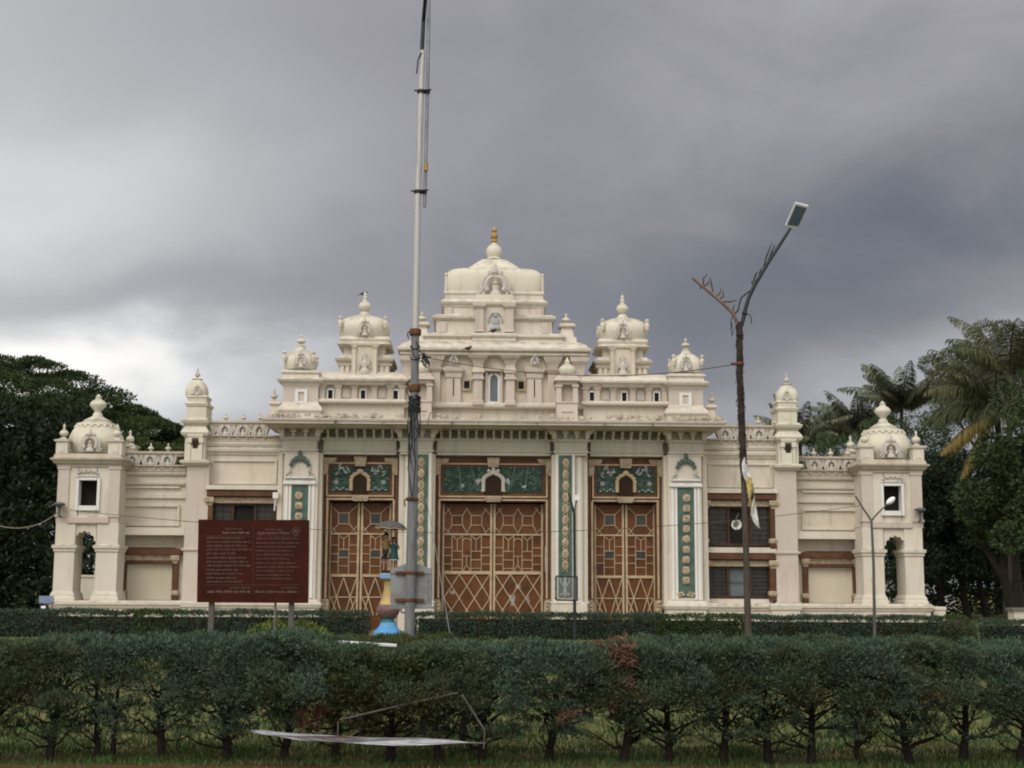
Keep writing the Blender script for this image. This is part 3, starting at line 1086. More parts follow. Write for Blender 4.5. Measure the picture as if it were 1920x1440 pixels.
# ---- central tower
m = MB()
m.B(-168, 168, 660, 792, -.25, 5.5)
tw = m.build("central_tower", CREAM, pal)
m = MB()
m.S(-168, 168, -.45, .5, [(766, 0), (763, 3), (759, 4), (756, 1), (755, 0)], back=False)
m.S(-172, 172, -.45, 4.5, [(668, 0), (665, 4), (662, 4), (660, 2), (657, 9), (653, 10), (650, 4), (645, 0), (641, -14)])
m.S(-128, 128, .0, 4.2, [(655, 22), (648, 6), (636, 0), (634, 2), (631, 6), (628, 6), (625, 0)])
m.S(-108, 108, .3, 3.9, [(628, 0), (603, 0), (601, 3), (597, 7), (593, 8), (591, 2), (590, 0)])
m.S(-93, 93, .7, 3.6, [(592, 0), (578, 0), (576, 2), (573, 3), (570, 6), (566, 8), (563, 3), (561, 0)])
m.S(-92, 92, .8, 3.5, [(563, 0), (553, 0), (551, 2), (548, 2), (546, 0)])
m.S(-40, 40, -.12, .8, [(664, 0), (640, 0), (639, 1), (632, 1), (631, 4), (628, 5), (624, 0)], back=False)
m.S(-35, 35, .05, .9, [(628, 0), (624, 0), (576, 0), (574, 2), (570, 5), (566, 6), (562, 1), (552, 0)], back=False)
m.build("tower_cornice", PALE, tw)
m = MB()
for s in (1, -1):
    m.S(s * 28 - 8, s * 28 + 8, -.10, .2, [(622, 1), (618, 0), (578, 0), (577, 2), (573, 4), (570, 4)])
    m.S(s * 30 - 8, s * 30 + 8, -.62, -.2, [(759, 2), (752, 2), (750, 0), (712, 0), (711, 3), (707, 3), (706, 1), (700, 1), (698, 4), (695, 3), (688, 1), (684, 1), (676, 4), (670, 9), (666, 11)])
    for u, w_ in ((76, 13), (110, 9)):
        m.S(s * u - w_, s * u + w_, -.42, -.2, [(756, 1), (710, 0), (708, 2), (700, 3), (696, 6), (690, 7), (688, 0)] if u == 76 else [(756, 0), (700, 0), (697, 2), (693, 5), (690, 6)])
    m.S(s * 160 - 9, s * 160 + 9, -.45, -.2, [(756, 0), (700, 0), (690, 1), (684, 3), (676, 8), (668, 9)])
    m.S(s * 110 - 9, s * 110 + 9, -.5, -.2, [(690, 0), (684, 2), (676, 6), (668, 9)])
    m.S(s * 96 - 6, s * 96 + 6, .22, .4, [(624, 0), (604, 0)])
    m.S(s * 84 - 5, s * 84 + 5, .6, .8, [(590, 0), (577, 0)])
m.build("tower_pilaster", PINK, tw)
m = MB()
for s in (1, -1):
    m.B(s * 76 - 1, s * 76 + 1, 711, 750, -.435, -.40)
    m.B(s * 51 - 5.2, s * 51 + 5.2, 715, 729, -.30, -.26)
m.build("tower_slot", DARK, tw)
for s in (1, -1):
    m = MB()
    for a, b, c_, e_ in ((-8, -5.2, 712, 733), (5.2, 8, 712, 733), (-5.2, 5.2, 712, 715), (-5.2, 5.2, 729, 733)):
        m.B(s * 51 + a, s * 51 + b, c_, e_, -.34, -.2)
    m.build("window_frame", TAN2, tw)
# central arched window
m = MB()
for a, b in ((-16, -11.2), (11.2, 16)):
    m.B(a, b, 697, 757, -.42, -.2)
m.B(-16, 16, 692, 697, -.42, -.2)
m.S(-17, 17, -.5, -.2, [(697, 0), (695, 3), (692, 3), (691, 0)], back=False)
m.build("window_surround", PINK, tw)


def arch_plate(mb, hw, p_spring, p_top, p_bot, d0, d1, inner=None, n=14):
    pts = [(-hw, p_bot)] + [(-hw * math.cos(math.pi * i / n), p_spring - (p_spring - p_top) * math.sin(math.pi * i / n)) for i in range(n + 1)] + [(hw, p_bot)]
    mb.P(pts, d0, d1)


m = MB()
zf = lambda p: Z(p, -.36)
pts = [(X(-9.6, 730, -.36), zf(754))] + [(X(-9.6 * math.cos(math.pi * i / 16), 730, -.36), zf(712 - 11 * math.sin(math.pi * i / 16))) for i in range(17)] + [(X(9.6, 730, -.36), zf(754))]
m.tube([(a, -.34, b) for a, b in pts], .055, 6)
m.B(-11, 11, 753, 757, -.42, -.2)
m.build("window_frame", WHITE, tw)
m = MB()
arch_plate(m, 9.2, 712, 702, 754, -.32, -.22)
m.build("window_pane", GLASSN, tw)
# niches with seated figures
m = MB()
x, z = X(2, 604, .05), Z(618, .05)
m.lathe(x, .0, [(.20, z), (.20, z + .08), (.12, z + .16), (.15, z + .38), (.07, z + .46)], 10, ry=.5)
m.ball((x, -.02, z + .52), .085, 8)
m.tube([(a, .02, b) for a, b in arch_pts(x, z + .32, .26, .34, 10, .05)], .035, 5)
m.build("niche_figure", WHITEC, tw)
m = MB()
kudu(m, 2, 535, .46, 62, 62)
m.build("dome_arch", CARVE, tw)
for a in (76, -76):
    m = MB()
    kudu(m, a, 676, -.5, 17, 20)
    m.build("wall_arch", CARVE, tw)
m = MB()
cx, cy = X(0, 520, 1.75), 1.75
zz = lambda p: Z(p, 1.75)
RX = X(92, 525, 1.75)
zf = lambda r, p: (RX * r, Z(p, 1.75 - r * RX * .5))
m.lathe(cx, cy, [zf(.93, 566), zf(.955, 553), zf(.975, 546), zf(1, 537), zf(1, 522), zf(.985, 515), zf(.955, 509), zf(.90, 505), zf(.82, 503.3), zf(.66, 502.4)], 72, 6.0, .5)
m.build("dome", DOMEP, tw, smooth=True)
m = MB()
m.lathe(cx, cy, [zf(.66, 508), zf(.60, 503), zf(.54, 502), zf(.53, 500), zf(.46, 496.5), zf(.36, 491), zf(.28, 487.5), zf(.26, 486.5), zf(.1, 486)], 56, 3.5, .6)
m.build("dome_cap", DOMEP, tw, smooth=True)
m = MB()
for sx_ in (-1, 1):
    m.S(sx_ * 90.5 - 2, sx_ * 90.5 + 2, .95, 1.3, [(551, 0), (518, 0), (515, 1.2), (513, 0)])
m.build("dome_end", PALE, tw)
m = MB()
m.lathe(cx, cy, [(.30, zz(487.5)), (.26, zz(484)), (.28, zz(481)), (.32, zz(476)), (.315, zz(470)), (.26, zz(464)), (.14, zz(459)), (.09, zz(456))], 22)
fn = m.build("finial", DOMEP, tw, smooth=True)
m = MB()
m.lathe(cx, cy, [(.08, zz(457)), (.13, zz(453)), (.09, zz(449)), (.14, zz(446)), (.15, zz(442)), (.10, zz(438)), (.07, zz(436)), (.12, zz(433)), (.08, zz(429)), (.02, zz(425))], 14)
m.build("finial_tip", GOLD, fn, smooth=True)
# kiosks and pinnacles
for s in (1, -1):
    fl = s < 0
    uc = 137
    m = MB()
    m.S(uc - 20, uc - 11, -1.0, -.3, [(772, 0), (757, 0), (755, 1), (726, 0), (724, 2), (720, 2), (719, 0), (716, 0)])
    m.S(uc + 11, uc + 20, -1.0, -.3, [(772, 0), (757, 0), (755, 1), (726, 0), (724, 2), (720, 2), (719, 0), (716, 0)])
    m.B(uc - 11, uc + 11, 716, 772, -.75, -.26)
    m.S(uc - 19, uc + 19, -1.0, -.25, [(790, 2), (756, 0), (754, 2), (752, 0)])
    m.S(uc - 18, uc + 18, -1.0, -.25, [(720, 0), (715, 2), (712, 7), (709, 6), (703, 0), (700, 0)])
    ks = m.build("kiosk", PINK, pal, flip=fl)
    m = MB()
    m.B(uc - 10, uc + 10, 768, 771, -1.06, -.95)
    m.build("kiosk_slot", GREYP, ks, flip=fl)
    m = MB()
    x, z = X(uc, 690, -.65), lambda p: Z(p, -.65)
    m.lathe(x, -.65, [(.27, z(701)), (.32, z(695)), (.30, z(689)), (.20, z(684)), (.09, z(681)), (.11, z(678)), (.06, z(674)), (.02, z(669))], 20, 2.6)
    m.build("dome", DOMEP, ks, flip=fl, smooth=True)
    m = MB()
    m.S(uc - 13, uc + 13, .15, .75, [(650, 10), (640, 5), (632, 4), (630, 0), (613, -3), (611, 2), (608, 3), (605, -1)])
    pn = m.build("pinnacle", PALE, pal, flip=fl)
    m = MB()
    finial(m, X(uc - 2, 600, .45), .45, Z(608, .45), Z(586, .45) - Z(608, .45), .17, 12)
    m.build("finial", DOMEP, pn, flip=fl, smooth=True)


# ---- doorways
def spiral(mb, x, z, y, r, turns, rad, ph, dirn):
    n = int(10 * turns)
    mb.tube([(x + r * (1 - i / n * .9) * math.cos(ph + dirn * i / n * turns * 6.28), y, z + r * (1 - i / n * .9) * math.sin(ph + dirn * i / n * turns * 6.28)) for i in range(n + 1)], rad, 4)


def doorway(cu, hw, gw, oh, central, flip):
    d = -.22
    m = MB()
    q = lambda a: cu + a
    # brown jambs, lintel, transom field
    m.B(q(-hw), q(-hw + 7), 857, 1185, d - .02, .3)
    m.B(q(hw - 7), q(hw), 857, 1185, d - .02, .3)
    m.B(q(-hw + 7), q(hw - 7), 857, 941, d, .3)
    m.B(q(-hw + 7), q(-hw + 13), 941, 1185, d + .05, .3)
    m.B(q(hw - 13), q(hw - 7), 941, 1185, d + .05, .3)
    dw = m.build("doorway", BROWN, pal, flip=flip)
    m = MB()
    a = hw - 8
    m.B(q(-a), q(a), 869, 871.5, d - .06, d)
    m.B(q(-a), q(a), 930, 933, d - .06, d)
    m.B(q(-a), q(-a + 2.8), 871.5, 930, d - .06, d)
    m.B(q(a - 2.8), q(a), 871.5, 930, d - .06, d)
    m.B(q(-a), q(a), 936, 939, d - .055, d)
    m.B(q(-a - 1), q(-a + 2.5), 939, 1122, d - .055, d + .03)
    m.B(q(a - 2.5), q(a + 1), 939, 1122, d - .055, d + .03)
    m.build("frame_line", TAN, dw, flip=flip)
    m = MB()
    for sg in (-1, 1):
        m.P([(q(sg * (hw - 1)), 860), (q(sg * (hw - 28)), 860), (q(sg * (hw - 24)), 868), (q(sg * (hw - 12)), 869), (q(sg * (hw - 11)), 888), (q(sg * (hw - 3)), 893), (q(sg * (hw - 1)), 890)], d - .10, d + .01)
        m.P([(q(sg * (hw - 1)), 1124), (q(sg * (hw - 11)), 1124), (q(sg * (hw - 13)), 1131), (q(sg * (hw - 13)), 1185), (q(sg * (hw - 1)), 1185)], d - .11, d + .06)
        for k in range(5):
            m.ball((X(q(sg * (hw - 7)), 1140, d), d - .11, Z(1129 + k * 7, d)), .06, 6, (1.4, .6, .9))
    m.P([(q(-12), 858), (q(12), 858), (q(9.5), 876), (q(-9.5), 876)], d - .16, d)
    m.P([(q(-17), 931), (q(17), 931), (q(13), 941), (q(-13), 941)], d - .16, d)
    for k in range(6):
        m.B(q(-15 + k * 5.2), q(-13 + k * 5.2), 932, 938, d - .19, d - .1)
    m.build("carved_block", TAN2, dw, flip=flip)
    # transom panel
    m = MB()
    m.B(q(-gw), q(gw), 876, 924, d - .012, d + .02)
    tp = m.build("transom_panel", GREEND, dw, flip=flip)
    g, wc = MB(), MB()
    rr = random.Random(int(cu * 3 + 5))
    yy = d - .03
    x0, zc = X(q(0), 900, d), Z(900, d)
    for sg in (-1, 1):
        nn = 26 if central else 14
        for i in range(nn):
            du = rr.uniform(18, gw - 5)
            px, pz = X(q(sg * du), 900, d), Z(rr.uniform(881, 919), d)
            spiral(g, px, pz, yy, rr.uniform(.07, .14), 1.5, .017, rr.uniform(0, 6), rr.choice((-1, 1)))
        for i in range(60 if central else 34):
            px, pz = X(q(sg * rr.uniform(17, gw - 2)), 900, d), Z(rr.uniform(878, 922), d)
            g.ball((px, yy, pz), rr.uniform(.025, .05), 5, (1.5, .5, .8))
        if central:
            for k in range(2):
                g.tube([(x0 + sg * X(26 + 30 * k + 10 * t_ * (1 if k else 1.6), 900, d), yy - .02, Z(921 - 38 * t_ + 8 * math.sin(t_ * 5), d)) for t_ in [i / 8 for i in range(9)]], .035, 5)
            for px_, pz_ in ((58, 913), (28, 903), (29, 905), (26, 900)):
                for k in range(5):
                    wc.ball((x0 + sg * X(px_, 900, d) + rr.uniform(-.06, .06), yy - .03, Z(pz_, d) + rr.uniform(-.07, .07)), .045, 6)
        else:
            for i in range(16):
                t_ = i / 15
                px, pz = x0 + sg * X(20 + 22 * t_, 900, d), Z(884 + 14 * math.sin(t_ * 7) * t_ + rr.uniform(-3, 3), d)
                wc.tube([(px, yy - .02, pz), (px + sg * rr.uniform(.0, .14), yy - .03, pz + rr.uniform(-.12, .14))], [.035, .012], 5)
            for k in range(9):
                an = k * .7
                wc.tube([(x0 + sg * X(44, 900, d), yy - .03, Z(906, d)), (x0 + sg * X(44, 900, d) + .10 * math.cos(an), yy - .03, Z(906, d) + .10 * math.sin(an))], [.02, .015], 4)
            for k in range(5):
                wc.ball((x0 + sg * X(24 + 6 * k, 900, d), yy - .02, Z(920 - (k % 2) * 3, d)), .04, 5, (1.6, .6, .7))
    g.build("transom_scrolls", GREENL, tp, flip=flip) if False else g.build("transom_scrolls", GREENL, dw, flip=flip)
    wc.build("transom_flowers", WHITEC, dw, flip=flip)
    m = MB()
    ow = 16 if central else 14
    pts = [(q(-ow), 931)] + [(q(-ow * math.cos(math.pi * i / 12) * (1 + .06 * math.sin(math.pi * i / 12))), 905 - 12 * math.sin(math.pi * i / 12)) for i in range(13)] + [(q(ow), 931)]
    m.P(pts, d - .05, d + .01)  # flat plate; the opening's dark inside is only its colour
    m.build("transom_shade_plate", DARKB, dw, flip=flip)
    m = MB()
    ap = [(X(q(-ow - 2.5), 900, d), Z(922, d))] + [(X(q(-(ow + 2.5) * math.cos(math.pi * i / 14)), 900, d), Z(904 - 15 * math.sin(math.pi * i / 14), d)) for i in range(15)] + [(X(q(ow + 2.5), 900, d), Z(922, d))]
    m.tube([(a_, d - .06, b_) for a_, b_ in ap], .07, 7)
    for i, (a_, b_) in enumerate(ap):
        if central or i % 2:
            m.ball((a_ * 1.0 + (a_ - x0) * .10, d - .09, b_ + .02), .06, 6)
    m.ball((x0, d - .09, Z(886, d)), .11, 8, (1.2, .6, .9))
    if central:
        for k in (-1, 0, 1):
            m.ball((x0 + k * .17, d - .09, Z(880 if k == 0 else 884, d)), .085, 7)
    m.build("transom_arch", CARVE if central else TAN, dw, flip=flip)
    # leaves
    ld = .20
    leaf_w = hw - 13
    if central:
        halves = ((-95, -1), (1, 95))
    else:
        halves = ((-58, -1.2), (1.2, 58))
    for (ua, ub) in halves:
        m = MB()
        m.B(q(ua), q(ub), 945, 1185, ld, ld + .06)
        lf = m.build("door_leaf", LEAFB, dw, flip=flip)
        b = MB()
        ld2 = ld - .028
        wd = ub - ua
        lw = 1.3

        def bar(u0, p0, u1, p1, w_=lw):
            b.bar((q(u0), p0), (q(u1), p1), w_, ld2 if (abs(u0 - u1) < .1) else (ld2 - .006 if abs(p0 - p1) < .1 else ld2 - .012 - .003 * (1 if u1 > u0 else 0)), .03)
        st = 4
        b.B(q(ua), q(ua + st), 945, 1185, ld2 - .03, ld)
        b.B(q(ub - st), q(ub), 945, 1185, ld2 - .03, ld)
        i0, i1 = ua + st, ub - st
        w_ = i1 - i0
        b.B(q(i0), q(i1), 1001, 1004, ld2 - .02, ld)
        if central:
            b.B(q(i0), q(i1), 1071, 1077, ld2 - .03, ld)
            # octagons: two squares per leaf
            for c0 in (i0 + w_ * .28, i0 + w_ * .70):
                h = w_ * .115
                for (x_, y_, x2, y2) in ((-h, 967, h, 967), (-h, 985, h, 985), (-h, 967, -h, 985), (h, 967, h, 985)):
                    bar(c0 + x_, y_, c0 + x2, y2)
                for sg in (-1, 1):
                    bar(c0 + sg * h, 967, c0 + sg * (w_ * .22), 953)
                    bar(c0 + sg * h, 985, c0 + sg * (w_ * .22), 1001)
            for x_ in (i0, i1):
                sg = 1 if x_ == i0 else -1
                bar(x_, 990, x_ + sg * 11, 1001)
                bar(x_, 966, x_ + sg * 12, 952)
            cols = [i0 + w_ * k for k in (.0, .17, .40, .585, .81, 1.0)]
            for c_ in cols[1:-1]:
                bar(c_, 1004, c_, 1071)
            for k, (a_, c_) in enumerate(zip(cols[:-1], cols[1:])):
                if k in (0, 4):
                    ps = (1027, 1042, 1058)
                elif k in (1, 3):
                    ps = (1034, 1050, 1066)
                    mid = (a_ + c_) / 2
                    bar(a_ + 1, 1005, mid, 1013); bar(c_ - 1, 1005, mid, 1013); bar(mid, 1013, mid, 1034)
                else:
                    ps = (1043,)
                    mid = (a_ + c_) / 2
                    bar(mid, 1043, mid, 1060); bar(mid, 1060, a_ + 1, 1070); bar(mid, 1060, c_ - 1, 1070)
                    rr2 = (c_ - a_) / 2
                    pp = [(mid - rr2 * math.cos(math.pi * j / 8), 1016 - 6 * math.sin(math.pi * j / 8)) for j in range(9)]
                    for p0_, p1_ in zip(pp[:-1], pp[1:]):
                        bar(p0_[0], p0_[1], p1_[0], p1_[1])
                for py in ps:
                    bar(a_, py, c_, py)
            # diamonds
            sp = w_ / 3 * 1.0
            hgt = 45
            for k in range(-4, 5):
                for sg in (-1, 1):
                    xa, ya = i0 + k * sp, 1077
                    xb, yb = xa + sg * sp * 2.4, 1077 + hgt * 2.4
                    # clip to the leaf
                    def clip(xa, ya, xb, yb):
                        t0, t1 = 0.0, 1.0
                        dx_ = xb - xa
                        for lim, s_ in ((i0, 1), (i1, -1)):
                            fa, fb = s_ * (xa - lim), s_ * (xb - lim)
                            if fa < 0 and fb < 0: return None
                            if fa < 0: t0 = max(t0, fa / (fa - fb))
                            elif fb < 0: t1 = min(t1, fa / (fa - fb))
                        if t1 - t0 < .02: return None
                        return xa + dx_ * t0, ya + (yb - ya) * t0, xa + dx_ * t1, ya + (yb - ya) * t1
                    r_ = clip(xa, ya, xb, yb)
                    if r_:
                        bar(*r_, 1.7)
        else:
            b.B(q(i0), q(i1), 1078, 1083, ld2 - .02, ld)
            mid = (i0 + i1) / 2
            h = w_ * .2
            for (x_, y_, x2, y2) in ((-h, 964, h, 964), (-h, 984, h, 984), (-h, 964, -h, 984), (h, 964, h, 984)):
                bar(mid + x_, y_, mid + x2, y2)
            for sg in (-1, 1):
                bar(mid + sg * h, 964, mid + sg * w_ * .5, 950)
                bar(mid + sg * h, 984, mid + sg * w_ * .5, 1001)
                bar(mid + sg * w_ * .5, 988, mid + sg * w_ * .28, 1001)
            c1, c2 = i0 + w_ * .3, i0 + w_ * .7
            bar(c1, 1004, c1, 1078); bar(c2, 1004, c2, 1078)
            bar(c1, 1005, mid, 1012); bar(c2, 1005, mid, 1012); bar(mid, 1012, mid, 1032)
            for py in (1024, 1040, 1055):
                bar(i0, py, c1, py); bar(c2, py, i1, py)
            for py in (1032, 1047, 1063):
                bar(c1, py, c2, py)
            # zigzags
            bar(i0, 1121, i1, 1121, 1.8)
            for sg in (-1, 1):
                bar(mid + sg * w_ * .5, 1084, mid + sg * w_ * .26, 1121, 1.8)
                bar(mid, 1084, mid + sg * w_ * .26, 1121, 1.8)
                bar(mid + sg * w_ * .26, 1121, mid + sg * w_ * .06, 1155, 1.8)
                bar(mid + sg * w_ * .5, 1122, mid + sg * w_ * .2, 1155, 1.8)
                bar(mid + sg * w_ * .26, 1121, mid + sg * w_ * .46, 1155, 1.8)
            gl = MB()
            gl.B(q(mid - h), q(mid + h), 964, 984, ld - .012, ld - .004)
            gl.B(q(c1), q(c2), 1032, 1047, ld - .012, ld - .004)
            gl.build("door_glass", GLASSB, lf, flip=flip)
        b.build("door_lattice", TAN, lf, flip=flip)
    if central:
        m = MB()
        for (u, p, w2, h2) in ((37, 1122, 6, 8), (38, 1132, 4, 4), (66, 1121, 3, 5), (48, 1100, 5, 5), (-75, 1111, 5, 4), (69, 1127, 2, 2)):
            m.P([(u - w2 * .8, p - h2), (u - w2 * .1, p - h2 * .7), (u + w2 * .9, p - h2 * .9), (u + w2, p + h2 * .3), (u + w2 * .5, p + h2), (u - w2 * .6, p + h2 * .8), (u - w2, p + h2 * .1)][::-1], ld - .012, ld - .003)
        m.build("torn_paper", simple("old_paper", (0.36, 0.33, 0.32), .9, .4, 10), dw)
        m = MB()
        m.B(98, 102, 1024, 1072, d - .04, d + .06)
        m.build("door_bolt", WHITEC, dw)


doorway(0, 110, 93, 16, True, False)
doorway(249, 71, 55, 14, False, False)
doorway(249, 71, 55, 14, False, True)
# dark sheets standing for the unlit rooms behind the doors
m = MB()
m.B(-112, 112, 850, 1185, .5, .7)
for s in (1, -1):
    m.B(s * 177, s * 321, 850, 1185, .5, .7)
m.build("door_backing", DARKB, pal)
# fittings on the walls
LAMPG = simple("lamp_grey", (0.12, 0.125, 0.13), 0.5, 0.3)
for s in (1, -1):
    m = MB()
    x, d = X(808, 960, -1.1), -1.05
    m.lathe(x, d, [(.03, Z(977)), (.05, Z(970)), (.05, Z(962)), (.10, Z(957)), (.21, Z(955)), (.22, Z(953)), (.12, Z(950.5)), (.04, Z(949.5))], 12)
    m.tube([(x, d, Z(972)), (x, -.8, Z(976))], .025, 5)
    m.build("wall_lamp", LAMPG, pal, flip=s < 0)
m = MB()
m.B(-412, -402, 926, 937, -.75, -.62)
m.tube([(X(-407, 940, -.7), -.68, Z(936)), (X(-409, 950, -.7), -.6, Z(962))], .03, 5)
m.build("floodlight", WHITE, pal)

# ------------------------------------------------------------------ ground
gm, t, p = new_mat("lawn_and_soil")
c = t.nodes.new('ShaderNodeTexCoord').outputs['Object']
g1 = tramp(t, tnoise(t, c, 0.9, 6, .6), .38, .66)
col = mixrgb(t, g1, (0.075, 0.100, 0.032), (0.22, 0.180, 0.085))
col = mixrgb(t, tramp(t, tnoise(t, c, 14, 5, .7), .45, .75), col, (0.028, 0.036, 0.016))
s_ = t.nodes.new('ShaderNodeSeparateXYZ')
t.links.new(c, s_.inputs[0])
ad = t.nodes.new('ShaderNodeMath'); ad.operation = 'MULTIPLY_ADD'
t.links.new(tnoise(t, c, 1.6, 6, .7), ad.inputs[0]); ad.inputs[1].default_value = -1.6
t.links.new(s_.outputs[1], ad.inputs[2])
inv = t.nodes.new('ShaderNodeMapRange')
inv.inputs['From Min'].default_value = 12.10; inv.inputs['From Max'].default_value = 11.85
t.links.new(ad.outputs[0], inv.inputs['Value'])
soil = mixrgb(t, tramp(t, tnoise(t, c, 9, 5, .7), .35, .7), (0.17, 0.066, 0.034), (0.095, 0.050, 0.028))
col = mixrgb(t, inv.outputs[0], col, soil)
t.links.new(col, p.inputs['Base Color'])
p.inputs['Roughness'].default_value = .95
p.inputs['Specular IOR Level'].default_value = .1
bp = t.nodes.new('ShaderNodeBump'); bp.inputs['Strength'].default_value = .8; bp.inputs['Distance'].default_value = .03
t.links.new(tnoise(t, c, 12, 7, .75), bp.inputs['Height']); t.links.new(bp.outputs[0], p.inputs['Normal'])
m = MB()
m.add([(-900, -60, 0), (900, -60, 0), (900, 1500, 0), (-900, 1500, 0)], [(0, 1, 2, 3)])
tag(m.build("ground", gm), kind='structure')


# ------------------------------------------------------------------ foliage
def sliver(vs, fs, c, d, l, wd, rn):
    """leaf: a four-point blade from c along d"""
    s = Vector((rn.gauss(0, 1), rn.gauss(0, 1), rn.gauss(0, 1)))
    s = d.cross(s)
    if s.length < 1e-5:
        return
    s = s.normalized() * wd
    o = len(vs)
    q = c + d * l * .5
    e_ = c + d * l
    vs += [c[:], (q + s)[:], e_[:], (q - s)[:]]
    fs.append((o, o + 1, o + 2, o + 3))


def rdir(rn):
    while True:
        v = Vector((rn.uniform(-1, 1), rn.uniform(-1, 1), rn.uniform(-1, 1)))
        if .05 < v.length < 1:
            return v.normalized()


def clump(vs, fs, c, r, n, l, wd, rn, flat=1.0, up=.25, inner=.35, umbrella=False):
    for _ in range(n):
        d = rdir(rn)
        if umbrella and d.z < -.05 and rn.random() < .85:
            d.z = -d.z
        q = c + Vector((d.x, d.y, d.z * flat)) * r * rn.uniform(inner, 1)
        dd = (d + Vector((0, 0, up)) + rdir(rn) * .6).normalized()
        sliver(vs, fs, q, dd, l * rn.uniform(.6, 1.3), wd * rn.uniform(.7, 1.2), rn)


def mesh_of(name, vs, fs, mat):
    me = bpy.data.meshes.new(name)
    me.from_pydata(vs, [], fs)
    me.materials.append(mat)
    return me


def link(name, me, parent=None, loc=(0, 0, 0), rz=0.0, scl=(1, 1, 1)):
    o = bpy.data.objects.new(name, me)
    COL.objects.link(o)
    o.parent = parent
    o.location = loc
    o.rotation_euler = (0, 0, rz)
    o.scale = scl
    return o


BARK = simple("dark_bark", (0.030, 0.024, 0.018), 0.9, 0.5, 9, bumpd=.01)
JUN = leafmat("blue_green_juniper", (0.032, 0.062, 0.038), (0.092, 0.140, 0.094), (0.062, 0.086, 0.036), 2.6)
JUN2 = leafmat("green_juniper", (0.034, 0.060, 0.030), (0.078, 0.112, 0.060), (0.088, 0.085, 0.042), 2.6)
OLIVE = leafmat("olive_thuja", (0.040, 0.056, 0.018), (0.078, 0.092, 0.032), (0.085, 0.066, 0.032), 2.5)
RUST = leafmat("dead_foliage", (0.12, 0.064, 0.042), (0.21, 0.118, 0.080))
FARG = leafmat("far_hedge_leaf", (0.030, 0.054, 0.034), (0.070, 0.105, 0.074), (0.050, 0.062, 0.030), 1.6)
FARG2 = leafmat("far_hedge_leaf_green", (0.026, 0.050, 0.016), (0.056, 0.092, 0.030))
YEL = leafmat("yellow_green_leaf", (0.065, 0.10, 0.018), (0.12, 0.155, 0.032), (0.04, 0.07, 0.02), 2)


def branches(mb, rn, h0, h1, spread, n, r0):
    base = Vector((0, 0, 0))
    lean = Vector((rn.uniform(-.05, .05), rn.uniform(-.05, .05), 0))
    fork = base + lean + Vector((0, 0, h0))
    mb.tube([base - Vector((0, 0, .05)), base + lean * .5 + Vector((rn.uniform(-.015, .015), 0, h0 * .5)), fork, fork + Vector((lean.x, lean.y, (h1 - h0) * .7))], [r0 * 1.35, r0, r0 * .9, r0 * .45], 7)
    for i in range(n):
        z = rn.uniform(h0 * .45, h1 * .7)
        a = rn.uniform(0, 6.28)
        L_ = rn.uniform(.6, 1.0) * spread
        p0 = Vector((lean.x * z / h0, lean.y * z / h0, z))
        d = Vector((math.cos(a), math.sin(a) * 1.1, rn.uniform(.0, .75)))
        pts = [p0]
        for k in range(1, 5):
            pts.append(p0 + d * L_ * k / 4 + Vector((rn.uniform(-.03, .03), rn.uniform(-.03, .03), .10 * (k / 4) ** 2 + rn.uniform(-.02, .03))))
        mb.tube(pts, [r0 * .36, r0 * .28, r0 * .2, r0 * .13, r0 * .06], 5)
        for k in range(4):
            q = pts[rn.randint(1, 3)]
            d2 = (d + rdir(rn) * .9).normalized()
            mb.tube([q, q + d2 * L_ * .22 + rdir(rn) * .02, q + d2 * L_ * .42 + Vector((0, 0, .03))], [r0 * .12, r0 * .08, r0 * .035], 4)


def bush_crown(seed, zlow, n_cl, olive=False):
    """cushions of fine sprays: clipped flat on top, ragged and open below"""
    rn = random.Random(seed)
    vs, fs = [], []
    hw = .37
    ll, ww = (.034, .0056) if not olive else (.036, .0065)
    cush = []
    lobes = [Vector((rn.uniform(-hw, hw), rn.uniform(-.60, -.35), rn.uniform(.48, .90))) for _ in range(13)] + [Vector((rn.uniform(-hw, hw), rn.uniform(-.45, .6), rn.uniform(.90, .98))) for _ in range(12)]
    for i in range(n_cl):
        q = rn.random()
        x = rn.uniform(-hw, hw)
        y = rn.uniform(-.58, .62)
        if q < .36:
            z = .97 - .05 * abs(x / hw) ** 3 - .16 * max(0, abs(y) - .42) - .05 * rn.random()
        elif q < .86:
            z = .46 + .48 * rn.random() ** .85
            y = -.56 + rn.random() ** 2 * .22 + .25 * max(0, z - .84) * 2 + .50 * max(0, .64 - z)
        else:
            y = .60 - rn.random() * .3
            z = rn.uniform(.5, .92)
        k = noise.noise(Vector((x * 3.6 + seed * 3.1, y * 3, z * 4.5)))
        if z < .64 and k < .10 - (z - .46) * 1.1:
            continue
        if k < -.16 and q > .36 and rn.random() < .8:
            continue
        c = Vector((x + k * .06, y - k * .22, z + k * .07))
        lb_ = min(lobes, key=lambda q_: (q_ - c).length)
        dl = (lb_ - c).length
        if dl > .19 and rn.random() < .75:
            continue
        c += Vector((0, -.05 if y < -.2 else 0, .05 if z > .85 else 0)) * max(0, 1 - dl / .16)
        cush.append((c, rn.uniform(.055, .12)))
    for i in range(78):      # hanging sprays and ragged lower boughs
        a = rn.uniform(-hw * 1.2, hw * 1.2)
        z = rn.uniform(zlow, .52)
        if noise.noise(Vector((a * 4 + seed, 2, z * 6 + 7))) < .02 - (z - .34) * .6:
            continue
        cush.append((Vector((a, rn.uniform(-.5, .2), z)), rn.uniform(.04, .08)))
    for c, r in cush:
        clump(vs, fs, c, r, int(58 * (r / .08) ** 1.7) + 12, ll, ww, rn, .75, .35, .6, True)
    return vs, fs


